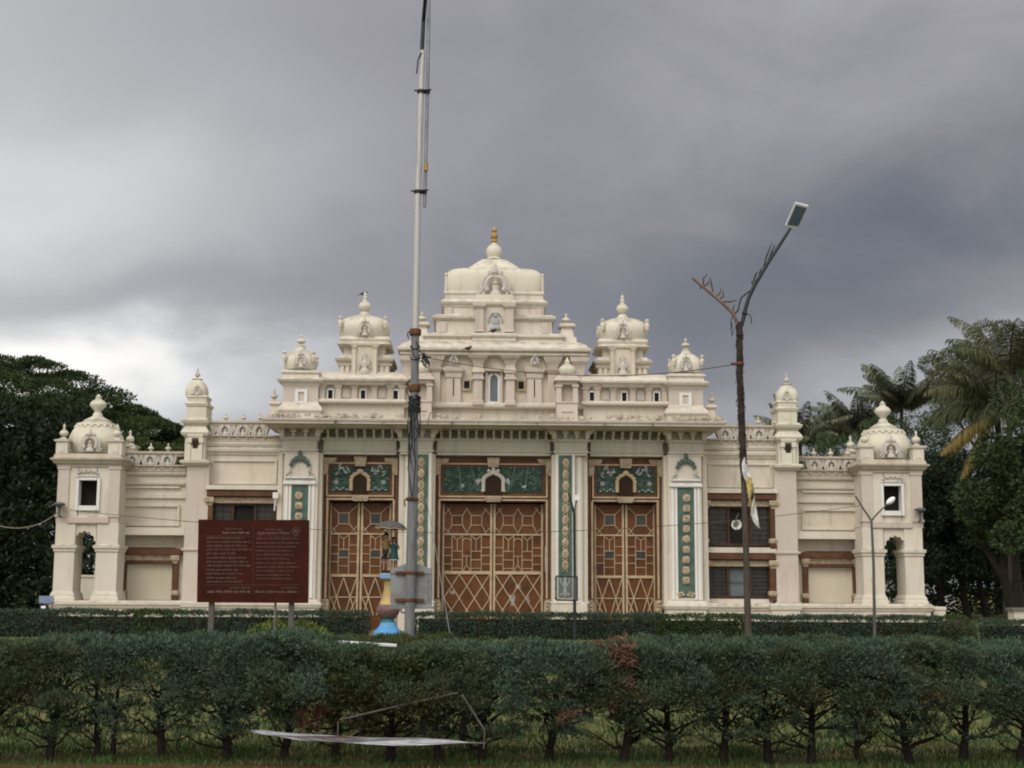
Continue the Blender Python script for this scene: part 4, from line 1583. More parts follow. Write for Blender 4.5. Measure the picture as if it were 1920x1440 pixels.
crowns = []
for i in range(6):
    crowns.append(bush_crown(11 + i * 7, .22, 460))
CROWN_ME = [mesh_of("crown", v, f, JUN) for v, f in crowns]
CROWN_G = [mesh_of("crown", v, f, JUN2) for v, f in crowns[:3]]
CROWN_O = mesh_of("crown", *bush_crown(91, .20, 460, True), OLIVE)
TRUNK_ME = []
for i in range(5):
    rn = random.Random(40 + i)
    m = MB()
    branches(m, rn, rn.uniform(.18, .30), .95, .50, 26, .040)
    me = bpy.data.meshes.new("trunk")
    me.from_pydata(m.v, [], m.f)
    me.materials.append(BARK)
    TRUNK_ME.append(me)
rn = random.Random(5)
m = MB()
branches(m, rn, .25, .95, .40, 14, .030)
m2 = MB()
branches(m2, rn, .25, .95, .38, 12, .026)
m.v = [(x - .06 - z * .08, y, z) for x, y, z in m.v]
m.add([(x + .08 + z * .04, y, z) for x, y, z in m2.v], m2.f)
me = bpy.data.meshes.new("trunk"); me.from_pydata(m.v, [], m.f); me.materials.append(BARK)
TWIN_ME = me
HD = 13.1
tops = [(-200, 1198), (0, 1196), (100, 1193), (250, 1187), (400, 1181), (560, 1181), (640, 1194), (740, 1216), (820, 1204), (900, 1198), (1000, 1197), (1150, 1194), (1300, 1190), (1500, 1193), (1700, 1195), (1920, 1198), (2100, 1200)]


def lerp(tab, x):
    for (a, b), (c_, d_) in zip(tab[:-1], tab[1:]):
        if x <= c_:
            return b + (d_ - b) * max(0, (x - a)) / (c_ - a)
    return tab[-1][1]


BUSH = [(-85, "blue-green clipped juniper bush at the hedge's left end, its trunk outside the frame"),
        (20, "clipped juniper bush at the left border, beside the bush with the stout short trunk"),
        (120, "green clipped juniper bush with one stout short trunk, second trunk from the left border"),
        (218, "clipped juniper bush on twin slanting trunks, left of the brown notice board"),
        (320, "blue-green clipped juniper bush with forked trunk, left of the notice board's left leg"),
        (445, "blue-green clipped juniper bush below the brown notice board's panel, dark straight trunk"),
        (548, "tall blue-green clipped juniper bush below the notice board's right leg"),
        (640, "clipped juniper bush above the white plastic strip, left of the low olive bush"),
        (742, "low olive-green bush in the dip of the front hedge, below the blue pedestal"),
        (830, "olive-tinged clipped juniper bush right of the low olive bush, above the strip's right half"),
        (905, "clipped juniper bush where the two leaning bamboo sticks meet the ground"),
        (1030, "blue-green clipped juniper bush with bare twigs, just left of the rusty-topped bush"),
        (1165, "clipped juniper bush with a large dead rust-coloured patch on top"),
        (1252, "blue-green clipped juniper bush right of the one with the large rusty top"),
        (1345, "green clipped juniper bush left of the tall lamp post with the forked arms"),
        (1430, "clipped juniper bush right below the tall forked lamp post"),
        (1505, "blue-green clipped juniper bush next right after the one below the forked lamp post"),
        (1590, "thin-trunked clipped juniper bush with a small brown dead patch near its top"),
        (1688, "blue-green clipped juniper bush with fanned bare twigs, below the small twin-arm lamp post"),
        (1785, "blue-green clipped juniper bush below the clipped round shrub, second trunk from the right border"),
        (1890, "pale-topped clipped juniper bush at the right border of the photo"),
        (1990, "clipped juniper bush at the hedge's right end, its trunk outside the frame")]
GRP = "clipped juniper bushes of the front hedge"
for i, (px, lab) in enumerate(BUSH):
    top = lerp(tops, px)
    h = EYE - (top + (px - 960) * -.0049 - 1100) * 13.5 / F
    x = (px - 960) / F * HD + math.sin(ROLL) * .3
    y = HD + rnd.uniform(-.06, .06)
    b = empty("hedge_bush", (x, y, 0), lab, "bush", GRP)
    rz = rnd.choice((0, math.pi)) if False else rnd.uniform(-.12, .12)
    if px == 742:
        me = CROWN_O
    elif px in (20, 120, 1345, 640, 830, 1165, 1505, 1688):
        me = CROWN_G[i % 3]
    else:
        me = CROWN_ME[i % 6]
    ks = 1.22 if px in (548, 640, 742, 905, 1030, 1165) else 1.12
    link("crown", me, b, (0, rnd.uniform(-.07, .07), 0), rz, (ks * rnd.choice((-1, 1)), 1, h / 1.06 * rnd.uniform(.985, 1.02)))
    link("trunk", TWIN_ME if px == 218 else TRUNK_ME[i % 5], b, (0, 0, 0), rnd.uniform(0, 6), (1, 1, 1) if px not in (1590,) else (.6, .6, 1.1))
    dead = {1165: [(-.05, -.45, 1.0, .17, 60), (.08, -.3, .96, .13, 40), (-.2, -.35, 1.0, .10, 20), (.0, -.5, .75, .08, 12), (-.1, -.4, .6, .08, 14)], 1590: [(.10, -.50, .98, .06, 12), (.10, -.55, .85, .05, 8)],
            640: [(-.1, -.35, .50, .16, 14), (-.25, -.40, .42, .12, 8)], 1030: [(.15, -.5, .50, .08, 6)]}.get(px)
    if dead:
        vs, fs = [], []
        rn = random.Random(px)
        for cx_, cy_, cz_, r_, n_ in dead:
            for k in range(n_):
                clump(vs, fs, Vector((cx_, cy_, cz_ * h / 1.06)) + rdir(rn) * r_ * rn.random() - Vector((0, .06, .035)), .05, 34, .042, .0055, rn, .8, .3, .2)
        link("dead_branch", mesh_of("dead_branch", vs, fs, RUST), b)
for k, (px, lab) in enumerate(((690, "olive shrub just behind the front hedge, below the pedestal's blue foot"), (800, "olive shrub just behind the front hedge, right of the concrete pole's foot"), (870, "dull olive shrub behind the front hedge, below the slanting guy wire's foot"))):
    b = empty("olive_shrub", ((px - 960) / F * 15.2, 15.2, 0), lab, "shrub", "olive shrubs behind the front hedge")
    link("crown", CROWN_O, b, (0, 0, 0), 3.14 + k * .2, (1.15, .9, (1.0, 1.01, .97)[k]))
    link("trunk", TRUNK_ME[k], b, (0, 0, 0), k)


# far clipped hedges
def hedge(name, px0, px1, D, depth, h, mat, label, cat, dens=1700, wav=.035, l=.06, wd=.017, seed=1, rounded=False):
    rn = random.Random(seed)
    xa, xb = (px0 - 960) / F * D, (px1 - 960) / F * D
    vs, fs = [], []
    Lx = xb - xa
    hx = Lx / 2

    def put(x, y, z, nrm):
        k = noise.noise(Vector((x * 1.3 + seed, y * 2, z * 3))) * wav * 2 + noise.noise(Vector((x * 5 + seed, y * 5, z * 6))) * wav
        q = Vector((x, y, z)) + nrm * (k - .03)
        clump(vs, fs, q, .06, 9, l, wd, rn, 1, .2, .1)
    n = int(Lx * (h + depth) * dens / 9)
    for i in range(n):
        if rounded:
            d = rdir(rn)
            d.z = abs(d.z)
            ex = 2.6
            q = (abs(d.x) ** ex + abs(d.y) ** ex + abs(d.z) ** ex) ** (-1 / ex)
            put(d.x * q * hx, depth / 2 + d.y * q * depth / 2, .1 + d.z * q * (h - .1), d)
            continue
        q = rn.random()
        if q < .55:
            z = rn.uniform(.04, h)
            put(rn.uniform(-hx, hx), 0 + .12 * max(0, z - h + .15), z, Vector((0, -1, 0)))
        elif q < .93:
            put(rn.uniform(-hx, hx), rn.uniform(0, depth), h, Vector((0, 0, 1)))
        else:
            put(rn.choice((-hx, hx)), rn.uniform(0, depth), rn.uniform(.05, h), Vector((1, 0, 0)))
    b = empty(name, ((xa + xb) / 2, D, 0), label, cat)
    link("foliage", mesh_of("foliage", vs, fs, mat), b)
    mm = MB()
    if rounded:
        mm.ball((0, depth / 2, h * .42), 1, 12, (hx * .82, depth * .4, h * .48))
    else:
        mm.box(-hx + .14, hx - .14, .17, depth - .17, .0, h - .17)
    mm.build("branch_core", BARK, b)
    return b


hedge("clipped_hedge", -80, 268, 43, 1.0, .796, FARG, "dark clipped hedge in front of the palace's left tower, at the left border", "hedge", seed=1)
hedge("clipped_shrub", 262, 326, 42.8, 1.1, .79, FARG2, "square clipped greener shrub between two dark hedges left of the notice board", "shrub", seed=2)
hedge("clipped_hedge", 320, 692, 43, 1.0, .796, FARG, "dark clipped hedge behind the notice board's legs, ending at the pedestal", "hedge", seed=3)
hedge("clipped_hedge", 780, 1236, 43, 1.0, .773, FARG, "dark clipped hedge in front of the large central door", "hedge", seed=4)
hedge("clipped_hedge", 1230, 1392, 42.9, 1.0, .759, FARG2, "greener clipped hedge left of the tall forked lamp post, before the right side door", "hedge", seed=5)
hedge("clipped_hedge", 1386, 1762, 43, 1.0, .731, FARG, "dark clipped hedge behind the small twin-arm lamp post", "hedge", seed=6)
hedge("round_shrub", 1757, 1832, 42.4, 1.3, .80, FARG2, "clipped round shrub at the palace's right end", "shrub", seed=7, rounded=True, dens=1100)
hedge("clipped_hedge", 1834, 1990, 43.4, 1.0, .628, FARG, "low dark clipped hedge at the right border, right of the round shrub", "hedge", seed=8)
hedge("croton_shrub", 448, 622, 29.5, 1.6, .82, YEL, "yellow-green mounded shrub behind the notice board's right leg", "shrub", seed=9, rounded=True, dens=500, wav=.08, l=.10, wd=.018)

# grass in the foreground
rn = random.Random(77)
vs, fs = [], []
for i in range(26000):
    y = 12.15 + 2.6 * rn.random()
    x = rn.uniform(-5.9, 5.9) * y / 13
    nn = noise.noise(Vector((x * 1.2, y * 1.5, 3)))
    edge = 12.72 + .22 * noise.noise(Vector((x * .9, 0, 9)))
    if y < edge and rn.random() < .9 - nn * .5:
        continue
    hgt = rn.uniform(.025, .075) * (1 + nn * .8)
    sliver(vs, fs, Vector((x, y, 0)), Vector((rn.uniform(-.5, .5), rn.uniform(-.5, .5), 1)).normalized(), hgt, .006, rn)
GRASS = leafmat("lawn_grass", (0.046, 0.090, 0.022), (0.088, 0.140, 0.040), (0.140, 0.126, 0.056), 1.3)
o = bpy.data.objects.new("grass", mesh_of("grass", vs, fs, GRASS))
COL.objects.link(o)
tag(o, kind='stuff')
vs, fs = [], []
for i in range(16000):
    y = 14.8 + 28 * rn.random() ** 1.6
    x = rn.uniform(-.42, .42) * y
    sliver(vs, fs, Vector((x, y, 0)), Vector((rn.uniform(-.5, .5), rn.uniform(-.5, .5), 1)).normalized(), rn.uniform(.05, .12), .014, rn)
o = bpy.data.objects.new("grass", mesh_of("grass", vs, fs, GRASS))
COL.objects.link(o)
tag(o, kind='stuff')


# ------------------------------------------------------------------ trees
def tree(name, label, group, base, crown_clumps, mat, leaf, lw, per, trunk, flat=.6, up=.35, seed=1, umbrella=False):
    """crown_clumps: [(x, y, z, r)] world; trunk: list of (points, radii)"""
    rn = random.Random(seed)
    b = empty(name, base, label, "tree", group)
    B_ = Vector(base)
    vs, fs = [], []
    for x, y, z, r in crown_clumps:
        clump(vs, fs, Vector((x, y, z)) - B_, r, int(per * (r / 1.5) ** 1.6), leaf, lw, rn, flat, up, .55, umbrella)
    link("crown", mesh_of("crown", vs, fs, mat), b)
    m = MB()
    for pts, rad in trunk:
        m.tube([Vector(q) - B_ for q in pts], rad, 8)
    m.build("trunk", BARK, b)
    return b


RAIN = leafmat("rain_tree_leaf", (0.018, 0.034, 0.011), (0.044, 0.068, 0.022), (0.062, 0.082, 0.026), .32)
DARKL = leafmat("dark_leaf", (0.010, 0.018, 0.008), (0.022, 0.036, 0.014), (0.014, 0.024, 0.010), .3)
MIDL = leafmat("mid_leaf", (0.022, 0.040, 0.014), (0.054, 0.082, 0.032), (0.040, 0.058, 0.020), .4)
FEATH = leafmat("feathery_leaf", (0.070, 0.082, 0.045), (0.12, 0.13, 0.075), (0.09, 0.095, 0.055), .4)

rn = random.Random(21)
sil = [(-420, 720), (-200, 680), (0, 668), (70, 664), (115, 676), (150, 708), (190, 722), (230, 742), (275, 768), (315, 792), (350, 806), (400, 840), (460, 900)]
cl = []
for i in range(260):
    px = rn.uniform(-420, 440)
    D = rn.uniform(70, 92)
    off = 22 + rn.random() ** 1.35 * 230
    # the crest runs at D 82; nearer clumps sit lower
    off += abs(D - 82) * 4.5
    py = lerp(sil, px) + off
    if py > 980:
        continue
    q = W(px, py, D)
    cl.append((q.x, q.y, q.z, rn.uniform(1.2, 2.4)))
for i in range(70):        # crest clumps make the lumpy outline
    px = rn.uniform(-420, 440)
    q = W(px, lerp(sil, px) + rn.uniform(12, 30), 82 + rn.uniform(-2, 2))
    cl.append((q.x, q.y, q.z, rn.uniform(.7, 1.25)))
tb = W(10, 1100, 82); tb.z = 0
tree("rain_tree", "huge dark spreading rain tree rising behind the palace's left tower", None, tb[:], cl, RAIN, .17, .048, 850,
     [([tb[:], (tb.x + .3, 82, 2.5), (tb.x, 82, 5)], [.7, .55, .5]), ([(tb.x, 82, 4.5), (tb.x + 4, 80, 7.5), (tb.x + 8, 79, 9)], [.4, .28, .12]), ([(tb.x, 82, 4.5), (tb.x - 4, 83, 8), (tb.x - 8, 82, 10)], [.4, .3, .12]), ([(tb.x, 82, 4.8), (tb.x + 1, 78, 8), (tb.x + 1.5, 75, 10)], [.35, .25, .1])], .36, .6, 5, True)
cl = []
for i in range(190):
    px, D = rn.uniform(-190, 150), rn.uniform(66, 74)
    q = W(px, rn.uniform(775, 1140), D)
    cl.append((q.x, q.y, max(.5, q.z), rn.uniform(.8, 1.5)))
tb = W(-20, 1100, 70); tb.z = 0
tree("leafy_tree", "dark dense tree filling the gap left of the palace's left tower", None, tb[:], cl, DARKL, .30, .085, 300, [([tb[:], (tb.x, 70, 3), (tb.x + .4, 70, 5)], [.3, .25, .12])], .8, .2, 6)
cl = []
for i in range(60):
    px, D = rn.uniform(130, 420), rn.uniform(76, 84)
    q = W(px, rn.uniform(940, 1090), D)
    cl.append((q.x, q.y, max(.5, q.z), rn.uniform(.9, 1.5)))
tb = W(250, 1100, 80); tb.z = 0
tree("leafy_tree", "dark tree seen through the left tower's arch", None, tb[:], cl, DARKL, .30, .085, 260, [([tb[:], (tb.x, 80, 3), (tb.x + .4, 80, 5)], [.3, .25, .12])], .8, .2, 7)
# right side
cl = []
for i in range(190):
    px, py = rn.uniform(1770, 2150), rn.uniform(740, 1010)
    if ((px - 1970) / 200) ** 2 + ((py - 910) / 180) ** 2 > 1 or px < (1895 if py < 830 else (1850 if py < 920 else 1815)):
        continue
    q = W(px, py, rn.uniform(54, 58.5))
    cl.append((q.x, q.y, q.z, rn.uniform(.5, .9)))
tb = W(1905, 1100, 57); tb.z = 0
tree("leafy_tree", "dark round-crowned leafy tree at the right border, below the big coconut palm", None, tb[:], cl, MIDL, .18, .056, 1000,
     [([tb[:], (tb.x - .5, 57, 2.2), (tb.x - .3, 57, 5)], [.28, .2, .12]), ([(tb.x - .4, 57, 1.8), (tb.x - 1.6, 57, 4), (tb.x - 2.0, 57, 5.5)], [.16, .12, .07])], .8, .2, 8)
cl = []
for i in range(150):
    px, py = rn.uniform(1700, 1960), rn.uniform(865, 1075)
    if py > 1000 and 1745 < px < 1785 and rn.random() < .8:
        continue
    q = W(px, py, rn.uniform(70, 78))
    cl.append((q.x, q.y, q.z, rn.uniform(.6, 1.2)))
tb = W(1812, 1100, 74); tb.z = 0
tree("leafy_tree", "dark shady tree with several bare trunks right of the palace's right tower", None, tb[:], cl, DARKL, .22, .062, 800,
     [([tb[:], (tb.x - .3, 74, 2.5), (tb.x - .9, 74, 5)], [.22, .18, .1]), ([(tb.x + 1.0, 74, 0), (tb.x + .6, 74, 2.5), (tb.x + .2, 74, 4)], [.18, .15, .1]), ([(tb.x - 1.2, 74.5, 0), (tb.x - 1.1, 74.5, 3), (tb.x - 1.5, 74.5, 5)], [.15, .12, .08])], .8, .2, 9)
cl = []
for i in range(130):
    px, py = rn.uniform(1740, 2060), rn.uniform(612, 790)
    if py < 680 - (px - 1745) * .62 + 0 and px < 1860:
        continue
    if px >= 1860 and py < 612 + (px - 1890) ** 2 / 900:
        continue
    q = W(px, py, rn.uniform(96, 106))
    cl.append((q.x, q.y, q.z, rn.uniform(.6, 1.15)))
tb = W(1900, 1100, 101); tb.z = 0
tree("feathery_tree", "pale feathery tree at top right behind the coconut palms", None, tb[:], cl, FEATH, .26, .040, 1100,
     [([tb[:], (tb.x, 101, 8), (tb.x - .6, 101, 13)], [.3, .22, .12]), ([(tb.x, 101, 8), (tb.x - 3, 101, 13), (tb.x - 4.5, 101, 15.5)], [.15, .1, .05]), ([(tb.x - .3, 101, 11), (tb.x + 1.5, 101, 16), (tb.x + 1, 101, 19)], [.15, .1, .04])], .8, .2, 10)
cl = []
for i in range(110):
    px = rn.uniform(1470, 1790)
    py = rn.uniform(lerp([(1470, 850), (1560, 830), (1640, 800), (1700, 790), (1790, 770)], px), 1000)
    q = W(px, py, rn.uniform(88, 96))
    cl.append((q.x, q.y, q.z, rn.uniform(.7, 1.3)))
tb = W(1640, 1100, 92); tb.z = 0
tree("leafy_tree", "mid-green tree behind the palace's right tower dome, under the far palms", None, tb[:], cl, MIDL, .20, .055, 480, [([tb[:], (tb.x, 92, 4), (tb.x + .4, 92, 8)], [.3, .25, .12])], .8, .2, 12)
cl = []
for i in range(190):
    px, D = rn.uniform(1640, 2050), rn.uniform(78, 94)
    q = W(px, rn.uniform(960, 1150), D)
    if 1750 < px < 1776 and q.z < 4.2 and rn.random() < .6:
        continue
    cl.append((q.x, q.y, max(.4, q.z), rn.uniform(.7, 1.3)))
tb = W(1870, 1100, 89); tb.z = 0
tree("leafy_tree", "low dark undergrowth tree far right behind the bare trunks", None, tb[:], cl, DARKL, .28, .08, 260, [([tb[:], (tb.x, 89, 2), (tb.x + .4, 89, 4)], [.25, .2, .12])], .8, .2, 13)

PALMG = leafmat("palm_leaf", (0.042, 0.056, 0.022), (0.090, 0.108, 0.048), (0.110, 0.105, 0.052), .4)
PALMF = leafmat('hazed_palm_leaf', (0.075, 0.092, 0.055), (0.135, 0.155, 0.095), (0.15, 0.145, 0.09), .4)  # paler copy of the palm leaf; distance haze is put into the colour
PALMY = leafmat("palm_leaf_yellow", (0.10, 0.080, 0.022), (0.17, 0.125, 0.034))
PALMT = simple("palm_trunk", (0.075, 0.062, 0.048), .9, .4, 6, bumpd=.01)


def frond(vs, fs, mb, o, az_, el0, Lf, droop, rn, lw=.045, ll=.9):
    n = 30
    pts = []
    for i in range(n + 1):
        s = i / n
        el = el0 - droop * s ** 1.3
        if not pts:
            pts.append(Vector(o))
        else:
            pts.append(pts[-1] + Vector((math.cos(az_) * math.cos(el), math.sin(az_) * math.cos(el), math.sin(el))) * Lf / n)
    mb.tube(pts, [.05 * (1 - .85 * i / n) + .008 for i in range(n + 1)], 4)
    for i in range(3, n + 1):
        s = i / n
        t_ = (pts[i] - pts[i - 1]).normalized()
        side = t_.cross(Vector((0, 0, 1)))
        side = side.normalized() if side.length > 1e-3 else Vector((1, 0, 0))
        l = ll * math.sin(math.pi * min(1, .18 + s * .78)) ** .7
        for sg in (-1, 1):
            for k in range(2):
                b0 = pts[i] - t_ * (Lf / n) * rn.random()
                d = (side * sg * .8 + t_ * .55 + Vector((0, 0, -.35 - .7 * rn.random()))).normalized()
                mid = b0 + d * l * .5
                end = b0 + d * l * .8 + Vector((0, 0, -l * .28))
                nrm = t_ * lw
                q = len(vs)
                vs += [(b0 + nrm * .4)[:], (b0 - nrm * .4)[:], (mid - nrm)[:], (mid + nrm)[:], end[:]]
                fs += [(q, q + 1, q + 2, q + 3), (q + 3, q + 2, q + 4)]


def palm(label, px, py, D, Lf, nf, seed, yellow=(), e_lo=-.1, dr0=1.0):
    rn = random.Random(seed)
    top = W(px, py, D)
    base = Vector((top.x + rn.uniform(-1.2, 1.2), D, 0))
    b = empty("coconut_palm", base[:], label, "palm", "coconut palms right of the palace")
    vs, fs = [], []
    mb = MB()
    o = top - base
    for i in range(nf):
        a = 6.283 * i * .382 + rn.uniform(-.2, .2)
        e0 = rn.uniform(e_lo, 1.4)
        frond(vs, fs, mb, o, a, e0, Lf * rn.uniform(.75, 1.15), rn.uniform(.8, 1.8) * dr0, rn, .030 * D / 75, .27 * Lf)
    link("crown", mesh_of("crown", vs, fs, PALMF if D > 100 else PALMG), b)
    if yellow:
        vs, fs = [], []
        for a, e0, l_, dr in yellow:
            frond(vs, fs, mb, o, a, e0, l_, dr, rn, .055, .95)
        link("dry_frond", mesh_of("dry_frond", vs, fs, PALMY), b)
    mb.tube([(0, 0, -.1), ((o.x) * .35, 0, o.z * .4), (o.x * .85, 0, o.z * .8), o], [.22, .17, .15, .13], 8)
    mb.build("trunk", PALMT, b)


palm("coconut palm with upright fronds just right of the right tower's finial", 1690, 764, 112, 4.9, 34, 3, (), .35, .6)
palm("coconut palm showing above the right wing parapet, left of the right tower's dome", 1610, 812, 118, 4.6, 32, 4, (), .1, .75)
palm("coconut palm half hidden behind the right wing's slender turret", 1500, 828, 118, 4.6, 30, 5, (), .1, .75)
palm("big coconut palm at the right with drooping yellow fronds", 1868, 770, 60, 4.0, 30, 6, ((3.30, -.42, 3.3, .45), (3.45, -.85, 3.6, .3), (3.2, -.52, 3.1, .4)))

palm("higher coconut palm crown at the right border, above the palm with yellow fronds", 1893, 700, 66, 4.3, 28, 8, (), -.1, .9)

# far things
m = MB()
q = W(155, 1085, 61)
m.box(q.x - .4, q.x + 2.6, 61, 61.25, 0, W(155, 1082, 61).z)
m.box(q.x - .5, q.x + 2.7, 60.95, 61.3, W(155, 1082, 61).z, W(155, 1078, 61).z)
tag(m.build("boundary_wall", GREYP), "pale boundary wall seen through the left tower's arch", "wall")
q0, q1 = W(1640, 1110, 88), W(1676, 1066, 88)
hs = empty("white_building", ((q0.x + q1.x) / 2, 88, 0), "small white building glimpsed through the right tower's arch", "building")
m = MB(); m.box(-1.2, .75, 0, 3, 0, q1.z); m.build("wall", WHITE, hs)
m = MB(); m.box(-1.35, .9, -.2, 3.2, q1.z, q1.z + .15); m.build("roof", GREYP, hs)
q0, q1 = W(1748, 1085, 100), W(1782, 1035, 100)
hs = empty("far_building", ((q0.x + q1.x) / 2, 100, 0), "pale far building glimpsed between the tree trunks at the right", "building")
m = MB(); m.box(-.9, .9, 0, 4, 0, q1.z); m.build("wall", WHITE, hs)
m = MB(); m.box(-1.0, 1.0, -.3, 4.3, q1.z, q1.z + .25); m.build("roof", simple("red_roof", (.25, .07, .04), .7), hs)
m = MB(); m.box(-.4, .4, -.02, .1, 1.2, 2.4); m.build("window", GLASSB, hs)
q0 = W(1912, 1142, 48)
hs = empty("gate_pier", (q0.x + .1, 48, 0), "grey capped masonry pier at the right border behind the low hedge", "pier")
m = MB(); m.box(-.3, .3, 0, .6, 0, q0.z - .06); m.build("shaft", GREYP, hs)
m = MB(); m.box(-.36, .36, -.06, .66, q0.z - .06, q0.z + .04); m.build("cap", GREYW, hs)
# ------------------------------------------------------------------ concrete pole with box
CONC = simple("pole_grey", (0.20, 0.205, 0.215), .7, .35, 5, sc3=(3, 3, .5), bumpd=.004)
STEEL = simple("galvanised_steel", (0.47, 0.47, 0.46), .5, .45, 4, .2, (0.24, 0.22, 0.19), (4, 4, .35), lo=.5, hi=.72)
STEEL2 = simple("grey_tube", (0.26, 0.27, 0.29), .5, .3, 4, .2)
RUSTM = simple("rusty_iron", (0.15, 0.065, 0.03), .85, .6, 12, bumpd=.004)
BLACK = simple("black_cable", (0.030, 0.032, 0.032), .6, .5, 9)
BOXG = simple("box_grey_paint", (0.26, 0.272, 0.285), .55, .22, 5, col2=(0.19, 0.185, 0.18))
DARKG = simple("dark_green_metal", (0.022, 0.032, 0.034), .5, .4)
PD = 22.0


def pxl(py):
    return lerp([(0, 796.5), (60, 793.5), (170, 789.5), (360, 783.5), (640, 778.5), (760, 777), (1185, 767.5), (1300, 764.5)], py)


gb = W(pxl(1289), 1289, PD); gb.z = 0
pole = empty("street_light_pole", gb[:], "tall grey pole left of centre with a metal box clamped to it", "pole")


def rel(px, py, D=PD, o=gb):
    return W(px, py, D) - o


m = MB()
m.tube([(0, 0, -.1)] + [rel(pxl(y), y) for y in (1185, 1000, 850, 740, 640, 625)], [.083, .080, .077, .074, .068, .064, .063], 16)
m.build("lower_shaft", CONC, pole, smooth=True)
m = MB()
m.tube([rel(pxl(y), y) for y in (626, 500, 360, 250, 170, 95)], [.056, .055, .054, .050, .048, .045], 14)
m.build("upper_tube", STEEL, pole, smooth=True)
m = MB()
m.tube([rel(pxl(y) + o_, y, PD + .02) for y, o_ in ((388, 13), (300, 13), (170, 12), (60, 10), (-40, 8))], .030, 10)
m.build("side_tube", STEEL2, pole, smooth=True)
m = MB()
m.tube([rel(799, 320, PD - .015), rel(799.5, 305, PD - .015)], .033, 10)
m.build("tube_label", GOLD, pole)
m = MB()
m.tube([rel(791, 100, PD), rel(794, 40, PD), rel(799, -20, PD - .4), rel(806, -90, PD - 1.2)], [.036, .034, .032, .03], 10)
m.tube([rel(790, 98, PD - .05), rel(784, 112, PD - .05), rel(781, 138, PD - .05)], .012, 5)
m.build("lamp_arm", DARKG, pole)
for y in (172, 360):
    m = MB()
    c_, e_ = rel(pxl(y), y), rel(pxl(y) + 12, y)
    for a, r in ((c_, .062), (e_, .040)):
        m.lathe(a.x, a.y, [(r, a.z - .03), (r + .006, a.z - .01), (r + .006, a.z + .02), (r, a.z + .03)], 12)
    m.tube([c_ + Vector((-.11, -.05, 0)), e_ + Vector((.07, -.05, .02))], .014, 5)
    m.build("clamp", DARKG, pole)
for y, hh in ((623, .055), (728, .06), (936, .03)):
    m = MB()
    c_ = rel(pxl(y), y)
    r = .095 if y < 900 else .098
    m.lathe(c_.x, c_.y, [(r - .01, c_.z - hh), (r, c_.z - hh * .7), (r + .004, c_.z), (r, c_.z + hh * .8), (r - .015, c_.z + hh)], 14)
    m.tube([c_ + Vector((-.10, -.07, .0)), c_ + Vector((-.12, -.09, -.05)), c_ + Vector((-.10, -.09, -.12))], .012, 5)
    m.build("rusty_band", RUSTM, pole)
rn = random.Random(9)
m = MB()
c_ = rel(pxl(765), 765)
for k in range(9):
    z = c_.z + .18 - k * .030
    r = .090 + rn.uniform(-.004, .014)
    ph = rn.uniform(0, 6)
    m.tube([(c_.x + r * math.cos(ph + a * .7), c_.y + r * math.sin(ph + a * .7), z + .02 * math.sin(a * 2 + k)) for a in range(10)], .014, 5)
for k in range(11):
    a = rn.uniform(3.4, 6.0)
    x0, y0 = c_.x + .092 * math.cos(a), c_.y + .10 * math.sin(a)
    ln = rn.uniform(.3, 1.5)
    m.tube([(x0, y0, c_.z + .05), (x0 + rn.uniform(-.03, .04), y0 - .015, c_.z - ln * .3), (x0 + rn.uniform(-.04, .06), y0 - .01, c_.z - ln * .65), (x0 + rn.uniform(-.05, .09), y0 - .02, c_.z - ln)], .008, 4)
m.tube([rel(800, 800), rel(806, 778), rel(808, 772)], .006, 4)
for y in (650, 670):
    q = rel(pxl(y), y)
    m.tube([(q.x + .075 * math.cos(a * .63), q.y + .075 * math.sin(a * .63), q.z + .05 * math.sin(a * .63)) for a in range(11)], .010, 5)
m.tube([rel(780, 640, PD - .1), rel(788, 660, PD - .1), rel(800, 668, PD - .1), rel(797, 690, PD - .1)], .009, 4)
m.tube([rel(772, 648, PD - .1), rel(776, 668, PD - .1), rel(786, 674, PD - .1), rel(803, 690, PD - .1)], .009, 4)
for k in range(7):
    q = rel(795, 668, PD - .05)
    m.tube([q, q + rdir(rn) * .06, q + rdir(rn) * .11 + Vector((.02, 0, -.06))], .012, 4)
m.build("cable_bundle", BLACK, pole)
# the box
m = MB()
bx = [rel(732, 1136, PD + .10), rel(808, 1136, PD + .10), rel(808, 1066, PD + .10), rel(770, 1053, PD + .10), rel(732, 1068, PD + .10)]
m.prism([(a.x, a.z) for a in bx], .10, .34)
q0, q1 = rel(730, 1078, PD + .10), rel(809, 1075, PD + .10)
bxo = m.build("metal_box", BOXG, pole)
m = MB()
m.box(q0.x, q1.x, .085, .10, q1.z - .008, q1.z + .004)
q0, q1 = rel(731, 1139, PD + .10), rel(813, 1134, PD + .10)
m.box(q0.x, q1.x, .07, .36, q0.z - .02, q0.z + .02)
a = rel(803, 1078, PD + .09), rel(803, 1128, PD + .09)
m.tube([a[0], a[1]], .008, 5)
m.build("box_trim", STEEL2, bxo)
for y in (1074, 1125):
    m = MB()
    q0, q1 = rel(741, y, PD + .05), rel(795, y, PD + .05)
    m.box(q0.x, q1.x, .055, .085, q0.z - .022, q0.z + .022)
    c_ = rel(pxl(y), y)
    m.lathe(c_.x, c_.y, [(.088, c_.z - .025), (.093, c_.z - .02), (.093, c_.z + .02), (.088, c_.z + .025)], 16)
    m.build("strap", RUSTM, bxo)
m = MB()
m.tube([rel(752, 1139, PD + .1), rel(752, 1147, PD + .1), rel(756, 1149, PD + .1), rel(762, 1148, PD + .05)], .012, 6)
m.build("conduit", BLACK, bxo)


